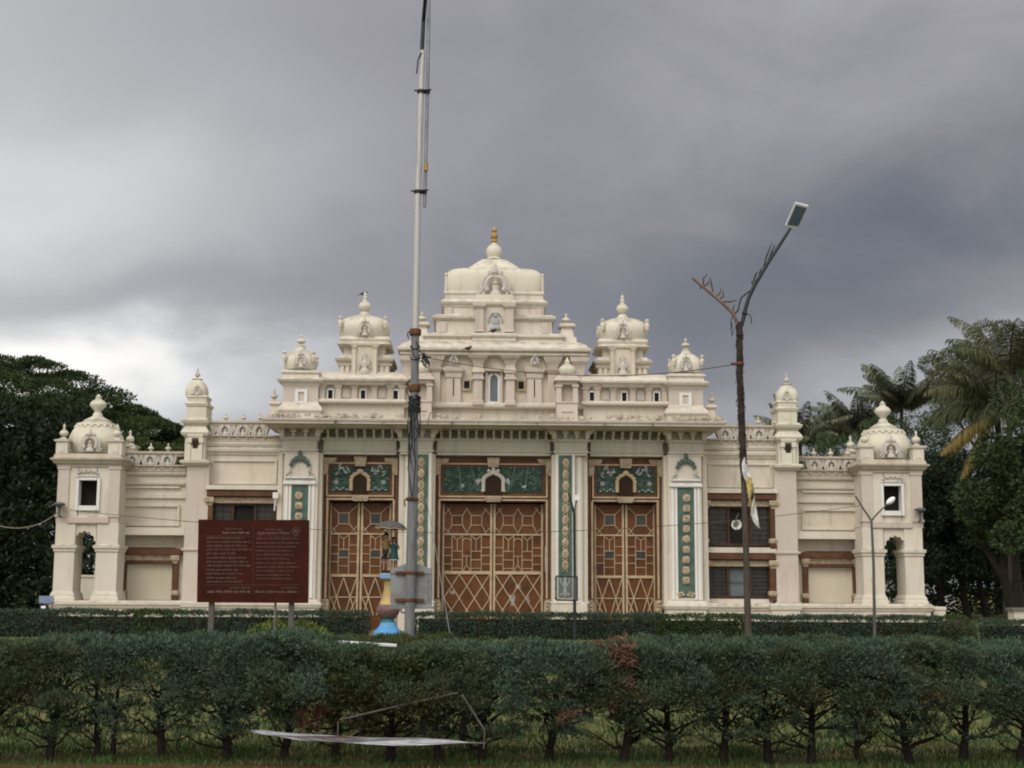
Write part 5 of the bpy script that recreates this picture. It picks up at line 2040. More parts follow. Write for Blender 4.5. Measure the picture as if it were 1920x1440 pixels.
def cable(name, pts, r, mat, label, n=24):
    """catenary-like smooth curve through three points"""
    m = MB()
    a, b, c_ = [Vector(p) for p in pts]
    ctrl = b * 2 - (a + c_) * .5
    m.tube([a * (1 - t_) ** 2 + ctrl * 2 * t_ * (1 - t_) + c_ * t_ ** 2 for t_ in [i / n for i in range(n + 1)]], r, 5)
    return tag(m.build(name, mat), label, "cable")


cable("guy_wire", [W(800, 935, 21.9), W(822, 1060, 21.6), W(848, 1215, 21.2)], .006, STEEL2, "thin slanting guy wire running down right from the tall grey pole")
CAB = simple("sagging_cable", (0.09, 0.075, 0.06), .8, .4)
cable("overhead_cable", [W(798, 670, 21.95), W(1085, 704, 21), W(1372, 684, 20.0)], .007, CAB, "brown cable sagging between the tall pole and the forked lamp post")
cable("overhead_cable", [W(130, 956, 50.2), W(900, 999, 50.4), W(1612, 948, 50.9)], .012, CAB, "thin wire strung across the whole palace front")
cable("overhead_cable", [W(-40, 972, 50.6), W(40, 990, 50.6), W(108, 961, 50.5)], .022, simple("pale_cable", (.2, .19, .14), .8), "pale cable sagging into the left border from the left tower's lamp")

# ------------------------------------------------------------------ forked lamp post
LD = 20.0
lb = W(1405.5, 1308, LD); lb.z = 0
lamp = empty("street_lamp", lb[:], "rope-wrapped lamp post with two forked arms, one lamp head missing", "street lamp", "street lamps before the palace")


def rl(px, py, D=LD):
    return W(px, py, D) - lb


WRAP = simple("wrapped_brown_rope", (0.050, 0.040, 0.030), .95, .55, 9, bumpd=.012)
POSTB = simple("old_brown_post", (0.085, 0.070, 0.056), .85, .4, 5, sc3=(4, 4, .6))


def lx(py):
    return lerp([(600, 1386.5), (700, 1387), (850, 1393), (1000, 1398), (1195, 1403), (1310, 1405.5)], py)


m = MB()
m.tube([(0, 0, -.1)] + [rl(lx(y), y) for y in (1195, 1000, 850, 700, 604)], [.055, .050, .046, .042, .040, .036], 12)
m.build("shaft", POSTB, lamp, smooth=True)
rn = random.Random(15)
m = MB()
rs = []
nr, ns = 110, 14
for i in range(nr):
    y = 604 + (905 - 604) * i / (nr - 1)
    q = rl(lx(y), y)
    ring = []
    for j in range(ns):
        a = 6.2832 * j / ns
        dx_, dy_ = math.cos(a), math.sin(a)
        r = .044 + .012 * noise.noise(Vector((dx_ * 1.2, dy_ * 1.2, i * .16))) + .007 * noise.noise(Vector((dx_ * 3, dy_ * 3, i * .5 + 9))) + (.006 if i > 2 else -.004)
        r *= 1 - .25 * max(0, (i - 100) / 10)
        ring.append((q.x + r * dx_ + .006 * noise.noise(Vector((i * .12, 3, 1))), q.y + r * dy_, q.z))
    rs.append(ring)
m.rings(rs[::-1])
for k in range(24):
    y = rn.uniform(612, 885)
    q = rl(lx(y), y)
    r = .052 + rn.uniform(-.002, .006)
    ph, sl_ = rn.uniform(2.4, 4.2), rn.uniform(-.03, .03)
    m.tube([(q.x + r * math.cos(ph + a * .5), q.y + r * math.sin(ph + a * .5), q.z + sl_ * a * .4) for a in range(rn.randint(4, 9))], rn.uniform(.006, .011), 5)
for k in range(12):
    y = rn.uniform(612, 860)
    x_ = rn.uniform(-.035, .035)
    pts = []
    for a in range(6):
        q = rl(lx(y + a * 9), y + a * 9)
        pts.append((q.x + x_ + rn.uniform(-.008, .008), q.y - .050, q.z))
    m.tube(pts, rn.uniform(.005, .010), 5)
for k in range(22):
    y = rn.uniform(612, 890)
    q = rl(lx(y), y, LD - .02)
    sg = rn.choice((-1, 1))
    m.tube([q + Vector((sg * .04, 0, 0)), q + Vector((sg * .06, -.01, rn.uniform(-.04, .02))), q + Vector((sg * rn.uniform(.055, .08), -.02, rn.uniform(-.11, .02)))], .004, 4)
m.build("rope_wrap", WRAP, lamp)
m = MB()
q = rl(1387, 682)
m.lathe(q.x, q.y, [(.060, q.z - .02), (.066, q.z), (.060, q.z + .025)], 10)
m.box(q.x - .13, q.x - .04, q.y - .05, q.y + .02, q.z - .022, q.z + .012)
m.build("rusty_band", RUSTM, lamp)
m = MB()
m.tube([rl(*p) for p in ((1390, 612), (1394, 596), (1398, 578), (1404, 558), (1415, 535), (1440, 493), (1462, 459), (1482, 428))], [.030, .030, .030, .029, .028, .026, .025, .022], 10)
aR = m.build("arm", DARKG, lamp, smooth=True)
m = MB()
m.tube([rl(*p) for p in ((1384, 612), (1380, 600), (1374, 587), (1355, 569), (1330, 548), (1298, 521))], [.028, .027, .026, .023, .021, .019], 8)
aL = m.build("arm", simple("rusted_pale_arm", (0.20, 0.135, 0.10), .8, .4, 8), lamp, smooth=True)


def scroll(m, pts):
    m.tube([rl(*p) for p in pts], [.012] * (len(pts) - 1) + [.006], 5)


m = MB()
for pts in (((1312, 541), (1319, 533), (1319, 522), (1326, 514)), ((1320, 536), (1328, 532), (1329, 526)), ((1342, 556), (1349, 551), (1353, 541)), ((1349, 561), (1356, 556), (1356, 545)),
            ((1337, 547), (1334, 532), (1331, 520)), ((1374, 586), (1375, 578), (1377, 571)), ((1352, 566), (1368, 566), (1382, 563))):
    scroll(m, pts)
m.build("scroll", RUSTM, aL)
m = MB()
for pts in (((1378, 588), (1384, 582), (1387, 568), (1390, 558), (1400, 550), (1412, 541)), ((1416, 531), (1414, 523), (1418, 513), (1421, 510)), ((1424, 520), (1425, 510), (1428, 502)), ((1432, 501), (1437, 482), (1447, 456)),
            ((1440, 490), (1448, 470), (1453, 459)), ((1411, 533), (1410, 528), (1412, 526))):
    scroll(m, pts)
m.build("scroll", WRAP, aR)
m = MB()
m.tube([rl(1374, 590), rl(1371, 600), rl(1370, 618), rl(1373, 631), rl(1375, 622), rl(1371, 604)], .006, 4)
m.tube([rl(1396, 588), rl(1405, 590), rl(1409, 598), rl(1408, 607)], .007, 4)
m.lathe(rl(1396, 588).x, rl(1396, 588).y, [(.03, rl(1396, 592).z), (.045, rl(1396, 588).z), (.03, rl(1396, 584).z)], 8)
m.build("loose_wire", BLACK, lamp)
# lamp head: a flat tilted luminaire
m = MB()
f4 = [rl(1473, 424, 20.0), rl(1497, 428, 20.02), rl(1516, 387, 19.84), rl(1492, 381, 19.82)]
nrm = (f4[1] - f4[0]).cross(f4[3] - f4[0]).normalized()
if nrm.y > 0: nrm = -nrm
top = [p - nrm * .055 + (f4[3] - f4[0]) * .02 for p in f4]
m.add(f4 + top, [(0, 1, 2, 3), (7, 6, 5, 4), (0, 4, 5, 1), (1, 5, 6, 2), (2, 6, 7, 3), (3, 7, 4, 0)])
hd = m.build("lamp_head", simple("lamp_white", (0.55, 0.57, 0.56), .4, .15), lamp)
ctr = sum(f4, Vector()) / 4
m = MB()
f5 = [ctr + (p - ctr) * .84 + nrm * .004 for p in f4]
m.add(f5, [(0, 1, 2, 3)])
m.build("lens", simple("lens_blue_reflection", (0.06, 0.11, 0.16), .25, .5, 9, col2=(.12, .12, .09)), hd)  # bluish reflection on the lamp's underside is put into the colour

# flag hanging from the lamp post
FLAGW = simple("flag_white", (0.62, 0.62, 0.60), .8, .12, 3)
FLAGY = simple("flag_yellow", (0.50, 0.40, 0.14), .8, .2, 3)


def cloth(rows, D, y0=0.0, n=6):
    vs, fs = [], []
    for i, (py, xl, xr) in enumerate(rows):
        for j in range(n + 1):
            k = j / n
            q = W(xl + (xr - xl) * k, py, D)
            q.y += .025 * math.sin(k * 5 + i * 1.3) - .03 + y0
            vs.append((q - lb)[:])
    for i in range(len(rows) - 1):
        for j in range(n):
            a = i * (n + 1) + j
            fs.append((a, a + n + 1, a + n + 2, a + 1))
    return MB().add(vs, fs)


fg = empty("flag", lb[:], "limp white and yellow flag hanging on the forked lamp post", "flag")
cloth([(858, 1394, 1396), (864, 1392, 1397), (872, 1390.5, 1400), (886, 1391, 1405), (896, 1394, 1407), (906, 1401, 1411)], 19.92).build("white_cloth", FLAGW, fg)
cloth([(896, 1394, 1407), (906, 1399, 1411.5), (920, 1401, 1412.5), (935, 1403, 1414), (950, 1405, 1413), (958, 1406, 1409)], 19.915).build("yellow_cloth", FLAGY, fg)
cloth([(906, 1410, 1411.5), (920, 1411, 1413), (935, 1412, 1415), (950, 1408, 1417), (964, 1406.5, 1419), (976, 1411, 1421), (985, 1417, 1423), (992, 1424, 1425)], 19.91).build("white_cloth", FLAGW, fg)
cloth([(925, 1409.5, 1411.5), (929, 1410, 1412.5), (933, 1404.5, 1412), (936, 1405, 1409)], 19.90).build("printed_mark", BLACK, fg)
cloth([(915, 1411.3, 1413), (921, 1411.5, 1413.5), (926, 1412, 1413.2)], 19.90).build("printed_mark", BLACK, fg)

# small twin-arm lamp and the lamp with framed sign
sb = W(1640, 1194, 42.2); sb.z = 0
sl = empty("street_lamp", sb[:], "thin small lamp post with two arms before the right tower", "street lamp", "street lamps before the palace")
r3 = lambda px, py, D=42.2, o=sb: W(px, py, D) - o
THINP = simple("thin_pole_grey", (0.105, 0.095, 0.085), .7, .3)
m = MB(); m.tube([(0, 0, 0), r3(1638, 1060), r3(1634, 975)], [.055, .042, .035], 8); m.build("shaft", THINP, sl)
m = MB(); m.tube([r3(1634, 976), r3(1620, 956), r3(1604, 930)], [.03, .028, .026], 6); m.build("arm", THINP, sl)
m = MB(); m.tube([r3(1634, 976), r3(1646, 962), r3(1663, 946)], [.03, .028, .026], 6); m.build("arm", THINP, sl)
m = MB()
q = r3(1670, 939)
m.ball((0, 0, 0), 1, 10, (.17, .10, .09))
m.v = [(q.x + a * .8 - c_ * .6, q.y + b, q.z + a * .62 + c_ * .8) for a, b, c_ in m.v]
m.build("lamp_head", simple("lamp_glass_white", (0.85, 0.86, 0.86), .3, .05), sl, smooth=True)

cb = W(1077.5, 1193, 42.2); cb.z = 0
cl_ = empty("street_lamp", cb[:], "thin dark lamp post holding a framed see-through panel before the right middle pillar", "street lamp", "street lamps before the palace")
r4 = lambda px, py, D=42.2: W(px, py, D) - cb
m = MB(); m.tube([(0, 0, 0), r4(1077.5, 1080), r4(1076.5, 962), r4(1072, 945), r4(1066, 924)], [.05, .045, .040, .035, .03], 8); m.build("shaft", DARKG, cl_)
m = MB(); m.tube([r4(1077, 960), r4(1079, 948), r4(1081, 939)], .025, 6); m.build("arm", THINP, cl_)
m = MB(); q = r4(1082, 933); m.box(q.x - .08, q.x + .08, -.08, .08, q.z - .09, q.z + .08); m.build("lamp_head", WHITE, cl_)
m = MB()
c4 = [r4(1042.5, 1125), r4(1082, 1126), r4(1082, 1081), r4(1042.5, 1080)]
for i in range(4):
    m.tube([c4[i] + Vector((0, -.06, 0)), c4[(i + 1) % 4] + Vector((0, -.06, 0))], .024, 5)
for y in (1086, 1104, 1121):
    q = r4(1041.5, y); m.box(q.x - .02, q.x + .02, -.09, -.03, q.z - .025, q.z + .025)
pf = m.build("panel_frame", DARKG, cl_)
pm_, t, p = new_mat("clear_panel")
p.inputs['Base Color'].default_value = (.16, .165, .16, 1)
p.inputs['Alpha'].default_value = .42
p.inputs['Roughness'].default_value = .4
m = MB(); m.add([q + Vector((0, -.05, 0)) for q in c4], [(0, 1, 2, 3)]); m.build("clear_panel", pm_, pf)

# ------------------------------------------------------------------ notice board
ND = 19.0
nb = W(474, 1319, ND); nb.z = 0
nbd = empty("notice_board", nb[:], "dark red-brown notice board with two columns of pale lettering on two posts", "notice board")
r5 = lambda px, py, D=ND: W(px, py, D) - nb
BOARD = simple("board_brown", (0.052, 0.014, 0.009), .85, .35, 2.5, col2=(0.035, 0.010, 0.007))
for n_ in BOARD.node_tree.nodes:
    if n_.type == "BSDF_PRINCIPLED":
        n_.inputs["Specular IOR Level"].default_value = .08
LETT = simple("board_letters", (0.14, 0.088, 0.066), .7, .3, 20)
LETT2 = simple("board_heading", (0.18, 0.12, 0.092), .7, .2, 20)
m = MB()
c4 = [r5(369, 1129.5), r5(577.5, 1131), r5(579.5, 975), r5(372, 974)]
m.add([q for q in c4] + [q + Vector((0, .04, 0)) for q in c4], [(0, 1, 2, 3), (7, 6, 5, 4), (0, 4, 5, 1), (1, 5, 6, 2), (2, 6, 7, 3), (3, 7, 4, 0)])
m.build("panel", BOARD, nbd)
for px in (396, 546):
    m = MB()
    q = r5(px, 1100)
    m.box(q.x - .034, q.x + .034, .041, .11, -.05 , r5(px, 985).z)
    m.build("post", THINP, nbd)
m = MB()
q = r5(455, 1100); m.tube([(r5(516, 1100).x, .06, 0), (r5(516, 1100).x, .06, r5(516, 1120).z)], .016, 6)
m.build("brace", GREYW, nbd)
rn = random.Random(33)


def letters(m, x0, x1, y, h, wmin=3, wmax=9, kann=False):
    x = x0
    while x < x1 - 2:
        k = rn.randint(wmin, wmax)
        for i in range(k):
            lw_ = h * rn.uniform(.42, .62)
            if x + lw_ > x1:
                break
            hh = h * (1 if rn.random() < .3 else .7)
            q0, q1 = r5(x, y + h * .35), r5(x + lw_ * .82, y + h * .35 - hh)
            t_ = .0058 * h / 3
            # letter-like strokes: stem, bowl, bar
            m.box(q0.x, q0.x + t_, -.004, 0.001, q0.z, q1.z)
            if rn.random() < .75:
                m.box(q1.x - t_, q1.x, -.004, 0.001, q0.z, q0.z + (q1.z - q0.z) * rn.uniform(.5, 1))
            zb = q0.z + (q1.z - q0.z) * rn.choice((0.06, .55, .9))
            m.box(q0.x + t_, q1.x - t_, -.0035, 0.001, zb - t_ * .6, zb + t_ * .6)
            if kann:
                m.box(q0.x, q1.x, -.0032, .001, q1.z - t_, q1.z + t_ * .3)
            x += lw_
        x += h * .55


m = MB()
for y, e_ in ((1009.2, 460), (1016.7, 470), (1023.7, 464), (1030.8, 472), (1038.3, 445), (1046.3, 463), (1053.7, 466), (1061, 472), (1069, 447), (1076, 456), (1084, 446), (1091, 456)):
    letters(m, 387 + rn.uniform(0, 1), e_, y, 3.3, 3, 9, True)
letters(m, 422, 456, 992, 2.6, 4, 9, True)
letters(m, 430, 471, 1102.5, 2.8, 4, 8, True)
m.build("lettering", LETT, nbd)
m = MB()
for y, e_ in ((1010, 560), (1018.3, 562), (1025.5, 556), (1032.8, 551), (1040.3, 552), (1047.8, 543), (1055.8, 555), (1063.3, 563), (1070.5, 551), (1078.3, 546), (1085.3, 551)):
    letters(m, 480 + rn.uniform(-1, 1), e_, y, 3.0, 2, 9)
letters(m, 497, 533, 993, 2.6, 6, 9)
letters(m, 527, 560, 1102.5, 3.0, 3, 8)
m.build("lettering", LETT, nbd)
m = MB()
letters(m, 389, 470, 1110, 4.4, 4, 7, True)
letters(m, 479, 560, 1110, 4.0, 5, 9)
letters(m, 417, 470, 999.5, 4.0, 6, 10, True)
m.build("lettering", LETT2, nbd)
m = MB()
for a, b in (((384, 1005.3), (471, 1005.3)), ((478, 1005.3), (564, 1005.3)), ((384, 1096.8), (564, 1096.8)), ((475, 992), (475, 1115))):
    q0, q1 = r5(*a), r5(*b)
    m.tube([q0 + Vector((0, -.001, 0)), q1 + Vector((0, -.001, 0))], .0018, 4)
m.build("ruled_line", LETT, nbd)
fc = bpy.data.curves.new("heading", 'FONT')
fc.body = "Jaganmohan Palace"
fc.size = .040
fc.extrude = .001
fo = bpy.data.objects.new("heading", fc)
COL.objects.link(fo)
fo.parent = nbd
q = r5(483, 1001.5)
fo.location = (q.x, -.004, q.z)
fo.rotation_euler = (R(90), 0, 0)
fc.materials.append(LETT2)
bpy.context.view_layer.update()
want = r5(544, 1000).x - q.x
if fo.dimensions.x > 0:
    fo.scale = (want / fo.dimensions.x,) * 3
hm = bpy.data.meshes.new_from_object(fo.evaluated_get(bpy.context.evaluated_depsgraph_get()))
hm.name = "heading"
ho = bpy.data.objects.new("heading", hm)
COL.objects.link(ho)
ho.parent = nbd
ho.location, ho.rotation_euler, ho.scale = fo.location.copy(), fo.rotation_euler.copy(), fo.scale.copy()
bpy.data.objects.remove(fo)
ho.name = "heading"
m = MB()
q = r5(555, 996.5)
for rr_ in (.058, .044):
    m.tube([(q.x + rr_ * math.cos(a * .3927), -.003, q.z + rr_ * math.sin(a * .3927)) for a in range(17)], .003, 4)
for a in range(12):
    m.tube([(q.x + .012 * math.cos(a * .5236), -.003, q.z + .012 * math.sin(a * .5236)), (q.x + .036 * math.cos(a * .5236), -.003, q.z + .036 * math.sin(a * .5236))], .0035, 4)
m.ball((q.x, -.002, q.z), .016, 8, (1, .3, 1))
m.build("emblem", LETT, nbd)

# ------------------------------------------------------------------ statue of two children under an umbrella
SD = 46.5
sb2 = W(727, 1189, SD); sb2.z = 0
st = empty("statue", sb2[:], "painted statue of two children under an umbrella on a tall lotus pedestal", "statue")
K = SD / F / .99


def zs(py):
    return W(727, py, SD).z


BLUE = simple("blue_paint", (0.10, 0.32, 0.62), .5, .25, 4)
LBLUE = simple("pale_blue_paint", (0.22, 0.36, 0.52), .5, .2, 4)
YELP = simple("cream_yellow_paint", (0.52, 0.38, 0.15), .6, .2, 4)
TEALP = simple("teal_paint", (0.04, 0.20, 0.19), .6, .25, 4)
LOTUS = simple("lotus_pink", (0.22, 0.11, 0.10), .6, .3, 6, col2=(0.10, 0.08, 0.09))
m = MB()
m.lathe(0, 0, [(.46, 0), (.46, zs(1184)), (.44, zs(1182)), (.40, zs(1178)), (.28, zs(1174)), (.24, zs(1168)), (.22, zs(1166))], 4, 2) if False else m.lathe(0, 0, [(.47, 0), (.47, zs(1186)), (.44, zs(1183)), (.34, zs(1178)), (.27, zs(1173)), (.235, zs(1167))], 24, 4)
pd = m.build("pedestal", BLUE, st, smooth=True)
m = MB()
m.lathe(0, 0, [(.235, zs(1168)), (.24, zs(1166)), (.21, zs(1163)), (.21, zs(1159))], 24)
m.build("collar", TEALP, pd, smooth=True)
m = MB()
rs = []
for r, py in ((.20, 1160), (.27, 1157), (.33, 1151), (.37, 1145), (.37, 1141), (.34, 1136), (.28, 1133)):
    rs.append([((r * (1 + .06 * abs(math.cos(10 * a)))) * math.cos(a), (r * (1 + .06 * abs(math.cos(10 * a)))) * math.sin(a), zs(py)) for a in [2 * math.pi * j / 80 for j in range(80)]])
m.rings(rs)
m.build("lotus", LOTUS, pd, smooth=True)
m = MB()
m.lathe(0, 0, [(.30, zs(1134)), (.26, zs(1129)), (.185, zs(1121)), (.16, zs(1112)), (.155, zs(1095)), (.17, zs(1093)), (.16, zs(1091)), (.20, zs(1087)), (.24, zs(1085))], 24)
m.build("neck", YELP, pd, smooth=True)
m = MB()
m.lathe(0, 0, [(.27, zs(1086)), (.29, zs(1084)), (.29, zs(1077)), (.27, zs(1075))], 24, 5)
m.build("top_slab", LBLUE, pd)
m = MB()
m.lathe(0, 0, [(.24, zs(1075.5)), (.24, zs(1071)), (.22, zs(1069.5))], 20)
m.build("figure_base", DARKB, pd)

SKIN = simple("figure_skin", (0.32, 0.215, 0.145), .6, .2, 8)
HAIRM = simple("figure_hair", (0.014, 0.011, 0.010), .6, .3)
SHIRT = simple("mustard_shirt", (0.19, 0.125, 0.045), .7, .25, 6)
SHORTS = simple("black_shorts", (0.016, 0.016, 0.018), .7, .3)
DRESS = simple("teal_dress", (0.018, 0.072, 0.072), .7, .3, 6)


def body(name, nodes, edges, mat, parent, sub=1):
    me = bpy.data.meshes.new(name)
    me.from_pydata([n_[0] for n_ in nodes], edges, [])
    o = bpy.data.objects.new(name, me)
    COL.objects.link(o)
    o.parent = parent
    o.modifiers.new("skin", 'SKIN')
    sk = me.skin_vertices[0].data
    for i, n_ in enumerate(nodes):
        r = n_[1]
        sk[i].radius = (r, r) if isinstance(r, (int, float)) else r
        sk[i].use_root = (i == 0)
    ss = o.modifiers.new("smooth", 'SUBSURF')
    ss.levels = sub
    ss.render_levels = sub
    me.materials.append(mat)
    return o


def child(x0, H, z0, arm_l, arm_r, parent, name, girl):
    """standing child of height H; arm_* = (elbow, hand) offsets from the shoulder"""
    k = H / 1.3
    V = lambda x, y, z: (x0 + x * k, y * k, z0 + z * k)
    nodes = [(V(0, 0, .66), .082 * k), (V(0, 0, .80), .078 * k), (V(0, .0, .95), .085 * k), (V(0, .0, 1.03), .045 * k), (V(0, -.005, 1.08), .038 * k), (V(0, -.01, 1.15), .075 * k), (V(0, -.005, 1.23), .070 * k)]
    edges = [(0, 1), (1, 2), (2, 3), (3, 4), (4, 5), (5, 6)]
    for s in (-1, 1):
        b = len(nodes)
        nodes += [(V(s * .065, 0, .60), .062 * k), (V(s * .072, -.01, .34), .044 * k), (V(s * .07, .015, .20), .043 * k), (V(s * .07, .01, .05), .028 * k), (V(s * .075, -.05, .025), .030 * k), (V(s * .08, -.12, .02), .022 * k)]
        edges += [(0, b), (b, b + 1), (b + 1, b + 2), (b + 2, b + 3), (b + 3, b + 4), (b + 4, b + 5)]
        e_, h_ = arm_l if s < 0 else arm_r
        b = len(nodes)
        sh = Vector((s * .125, 0, .97))
        el = sh + Vector(e_)
        hd_ = sh + Vector(h_)
        pal_ = hd_ + (hd_ - el).normalized() * .055
        nodes += [(V(*sh), .042 * k), (V(*el), .029 * k), (V(*hd_), .020 * k), (V(*pal_), (.026 * k, .014 * k))]
        edges += [(2, b), (b, b + 1), (b + 1, b + 2), (b + 2, b + 3)]
        dr = (hd_ - el).normalized()
        sd_ = dr.cross(Vector((0, 1, 0))).normalized()
        for q, (off, ln) in enumerate(((-.022, .045), (-.008, .055), (.007, .052), (.021, .042))):
            f0 = pal_ + sd_ * off + dr * .018
            f1 = f0 + dr * ln * .5 + Vector((0, -.006, 0))
            f2 = f0 + dr * ln + Vector((0, -.018, 0))
            n0 = len(nodes)
            nodes += [(V(*f0), .008 * k), (V(*f1), .0075 * k), (V(*f2), .006 * k)]
            edges += [(b + 3, n0), (n0, n0 + 1), (n0 + 1, n0 + 2)]
        th = hd_ + dr * .02 - sd_ * .03
        n0 = len(nodes)
        nodes += [(V(*th), .009 * k), (V(*(th + dr * .03 - sd_ * .012)), .007 * k)]
        edges += [(b + 2, n0), (n0, n0 + 1)]
    bd = body(name, nodes, edges, SKIN, parent)
    # face: nose, ears, eyes, mouth
    m = MB()
    for s in (-1, 1):
        m.ball(V(s * .030, -.078, 1.175), .012 * k, 6)
    m.ball(V(0, -.076, 1.115), .016 * k, 6, (1.3, .5, .4))
    m.build("face_paint", HAIRM, bd)
    m = MB()
    m.ball(V(0, .012, 1.205), .092 * k, 12, (1, 1, .95))
    if girl:
        m.ball(V(0, .035, 1.12), .085 * k, 10, (1, .7, 1.2))
        for s in (-1, 1):
            m.ball(V(s * .085, .0, 1.10), .035 * k, 8, (.7, .8, 2.0))
    m.v = [(x, max(y, -.045 * k) if z < z0 + 1.20 * k else y, z) for x, y, z in m.v]
    m.build("hair", HAIRM, bd, smooth=True)
    rs = []
    if girl:
        for z, rx, ry in ((.40, .19, .15), (.42, .195, .155), (.60, .155, .125), (.76, .112, .095), (.88, .125, .10), (.97, .135, .095), (1.015, .075, .06)):
            rs.append([(V(rx * math.cos(a) * (1 + (.05 * math.cos(9 * a) if z < .7 else 0)), ry * math.sin(a) * (1 + (.05 * math.cos(9 * a) if z < .7 else 0)), z)) for a in [6.2832 * j / 36 for j in range(36)]])
        MB().rings(rs).build("dress", DRESS, bd, smooth=True)
        m = MB()
        m.rings([[V(r * math.cos(a), r * .8 * math.sin(a), z) for a in [6.2832 * j / 24 for j in range(24)]] for z, r in ((.385, .19), (.40, .198), (.415, .197))])
        m.build("hem", FLAGW, bd)
    else:
        for z, rx, ry in ((.70, .115, .10), (.72, .12, .105), (.85, .118, .10), (.96, .14, .10), (1.0, .12, .08), (1.03, .06, .055)):
            rs.append([V(rx * math.cos(a), ry * math.sin(a), z) for a in [6.2832 * j / 28 for j in range(28)]])
        MB().rings(rs).build("shirt", SHIRT, bd, smooth=True)
        m = MB()
        m.rings([[V(rx * math.cos(a), ry * math.sin(a), z) for a in [6.2832 * j / 24 for j in range(24)]] for z, rx, ry in ((.56, .125, .105), (.66, .125, .108), (.735, .118, .104))])
        for s in (-1, 1):
            m.rings([[V(s * .072 + r * math.cos(a), r * 1.05 * math.sin(a), z) for a in [6.2832 * j / 18 for j in range(18)]] for z, r in ((.40, .088), (.42, .088), (.58, .078))])
        m.build("shorts", SHORTS, bd, smooth=True)
    # sleeves
    m = MB()
    for s in (-1, 1):
        e_, h_ = arm_l if s < 0 else arm_r
        sh = Vector((s * .115, 0, .98))
        el = Vector((s * .125, 0, .97)) + Vector(e_) * .6
        m.tube([V(*sh), V(*((sh + el) / 2)), V(*el)], [.050 * k, .054 * k, .050 * k], 10)
    m.build("sleeve", DRESS if girl else SHIRT, bd, smooth=True)
    return bd


zb = zs(1069.5)
child(-.105, 1.30 * .97, zb, ((-.03, -.03, -.20), (-.01, -.08, -.38)), ((.06, -.10, -.10), (.045, -.14, .09)), st, "boy_figure", False)
child(.155, 1.13, zb, ((-.06, -.03, -.19), (-.07, -.08, -.37)), ((.08, -.05, -.17), (.03, -.16, -.05)), st, "girl_figure", True)
# umbrella
m = MB()
ux, uz = .04, zs(976)
rr = []
n = 40
for k in range(8):
    f_ = k / 7
    ring = []
    for j in range(n):
        a = 6.2832 * j / n
        sc2 = 1 - .07 * abs(math.sin(4 * a)) * f_
        r = .55 * math.sin(f_ * 1.35) / math.sin(1.35) * sc2 + .004
        ring.append((ux + r * math.cos(a), r * math.sin(a), uz - .30 * f_ ** 1.7 + .035 * abs(math.sin(4 * a)) * f_ ** 2 - .03 * math.cos(a) * f_))
    rr.append(ring)
inn = [[(x, y, z - .012) for x, y, z in r_] for r_ in rr]
um = MB()
um.rings((inn[::1] and [r_ for r_ in inn[::-1]])[:0] + rr[::-1], cap=False)
um.rings([[p for p in r_[::-1]] for r_ in inn[::-1]], cap=False)
UMB = simple("umbrella_grey", (0.085, 0.078, 0.080), .6, .3, 5)
uo = um.build("umbrella", UMB, st)
m = MB()
m.tube([p for p in rr[-1]] + [rr[-1][0]], .012, 5, False)
m.build("rim", YELP, uo)
m = MB()
m.tube([(ux, 0, uz + .05), (ux - .01, -.10, zb + 1.0), (ux - .02, -.16, zb + .92)], .012, 6)
m.build("handle", BLACK, uo)

# ------------------------------------------------------------------ small things
PLAST = simple("white_plastic", (0.52, 0.54, 0.58), .45, .35, 8, sc3=(1, 1, 4))
rows = [(470, 1370, 1.0), (490, 1373, 3), (520, 1377, 4.5), (560, 1381, 6), (600, 1384, 6.5), (640, 1386.5, 7), (690, 1389, 7), (740, 1390, 7), (790, 1390.5, 6), (840, 1391.5, 4), (880, 1392.5, 2.2), (912, 1393.5, 1)]
vs, fs = [], []
rn = random.Random(3)
for i, (px, py, hh) in enumerate(rows):
    for j in range(6):
        k = j / 5
        q = W(px, py - hh + 2 * hh * k, 12.55)
        q.y += .03 * math.sin(k * 3.1 + i) + .012 * math.sin(i * 2.3 + j * 2)
        q.z += .004 * math.sin(i * 1.7 + j)
        vs.append(q[:])
for i in range(len(rows) - 1):
    for j in range(5):
        a = i * 6 + j
        fs.append((a, a + 1, a + 7, a + 6))
o = bpy.data.objects.new("plastic_strip", mesh_of("plastic_strip", vs, fs, PLAST)); COL.objects.link(o)
tag(o, "white plastic sheet strip stretched low before the front hedge", "strip")
STICK = simple("weathered_bamboo", (0.13, 0.12, 0.105), .8, .5, 10)


def stick(name, a, b, r, mat, label, mid=0):
    m = MB()
    a, b = Vector(a), Vector(b)
    m.tube([a + (b - a) * k / 6 + Vector((0, 0, mid * math.sin(math.pi * k / 6))) for k in range(7)], [r * (1.1 if k % 2 else 1) for k in range(7)], 6)
    return tag(m.build(name, mat), label, "stick")


stick("bamboo_stick", W(636, 1350, 12.45), W(858, 1299, 12.45), .0075, STICK, "long thin bamboo stick slanting up to the right before the olive bush", .004)
stick("bamboo_stick", W(866, 1302, 12.44), W(908, 1368, 12.44), .009, STICK, "short thick stick leaning down to the plastic strip's right end")
stick("wooden_stake", W(633.5, 1352, 12.42), W(634, 1380, 12.42), .006, STICK, "small upright stake behind the plastic strip's middle")
stick("wooden_stake", W(909, 1366, 12.46), W(907, 1404, 12.46), .006, STICK, "tiny crooked stake tying the plastic strip's right end")
stick("white_pole", W(632, 1204, 12.95), W(744, 1211, 12.85), .016, simple("white_pole_paint", (.6, .6, .6), .5, .2), "white pole lying on top of the hedge below the pedestal")
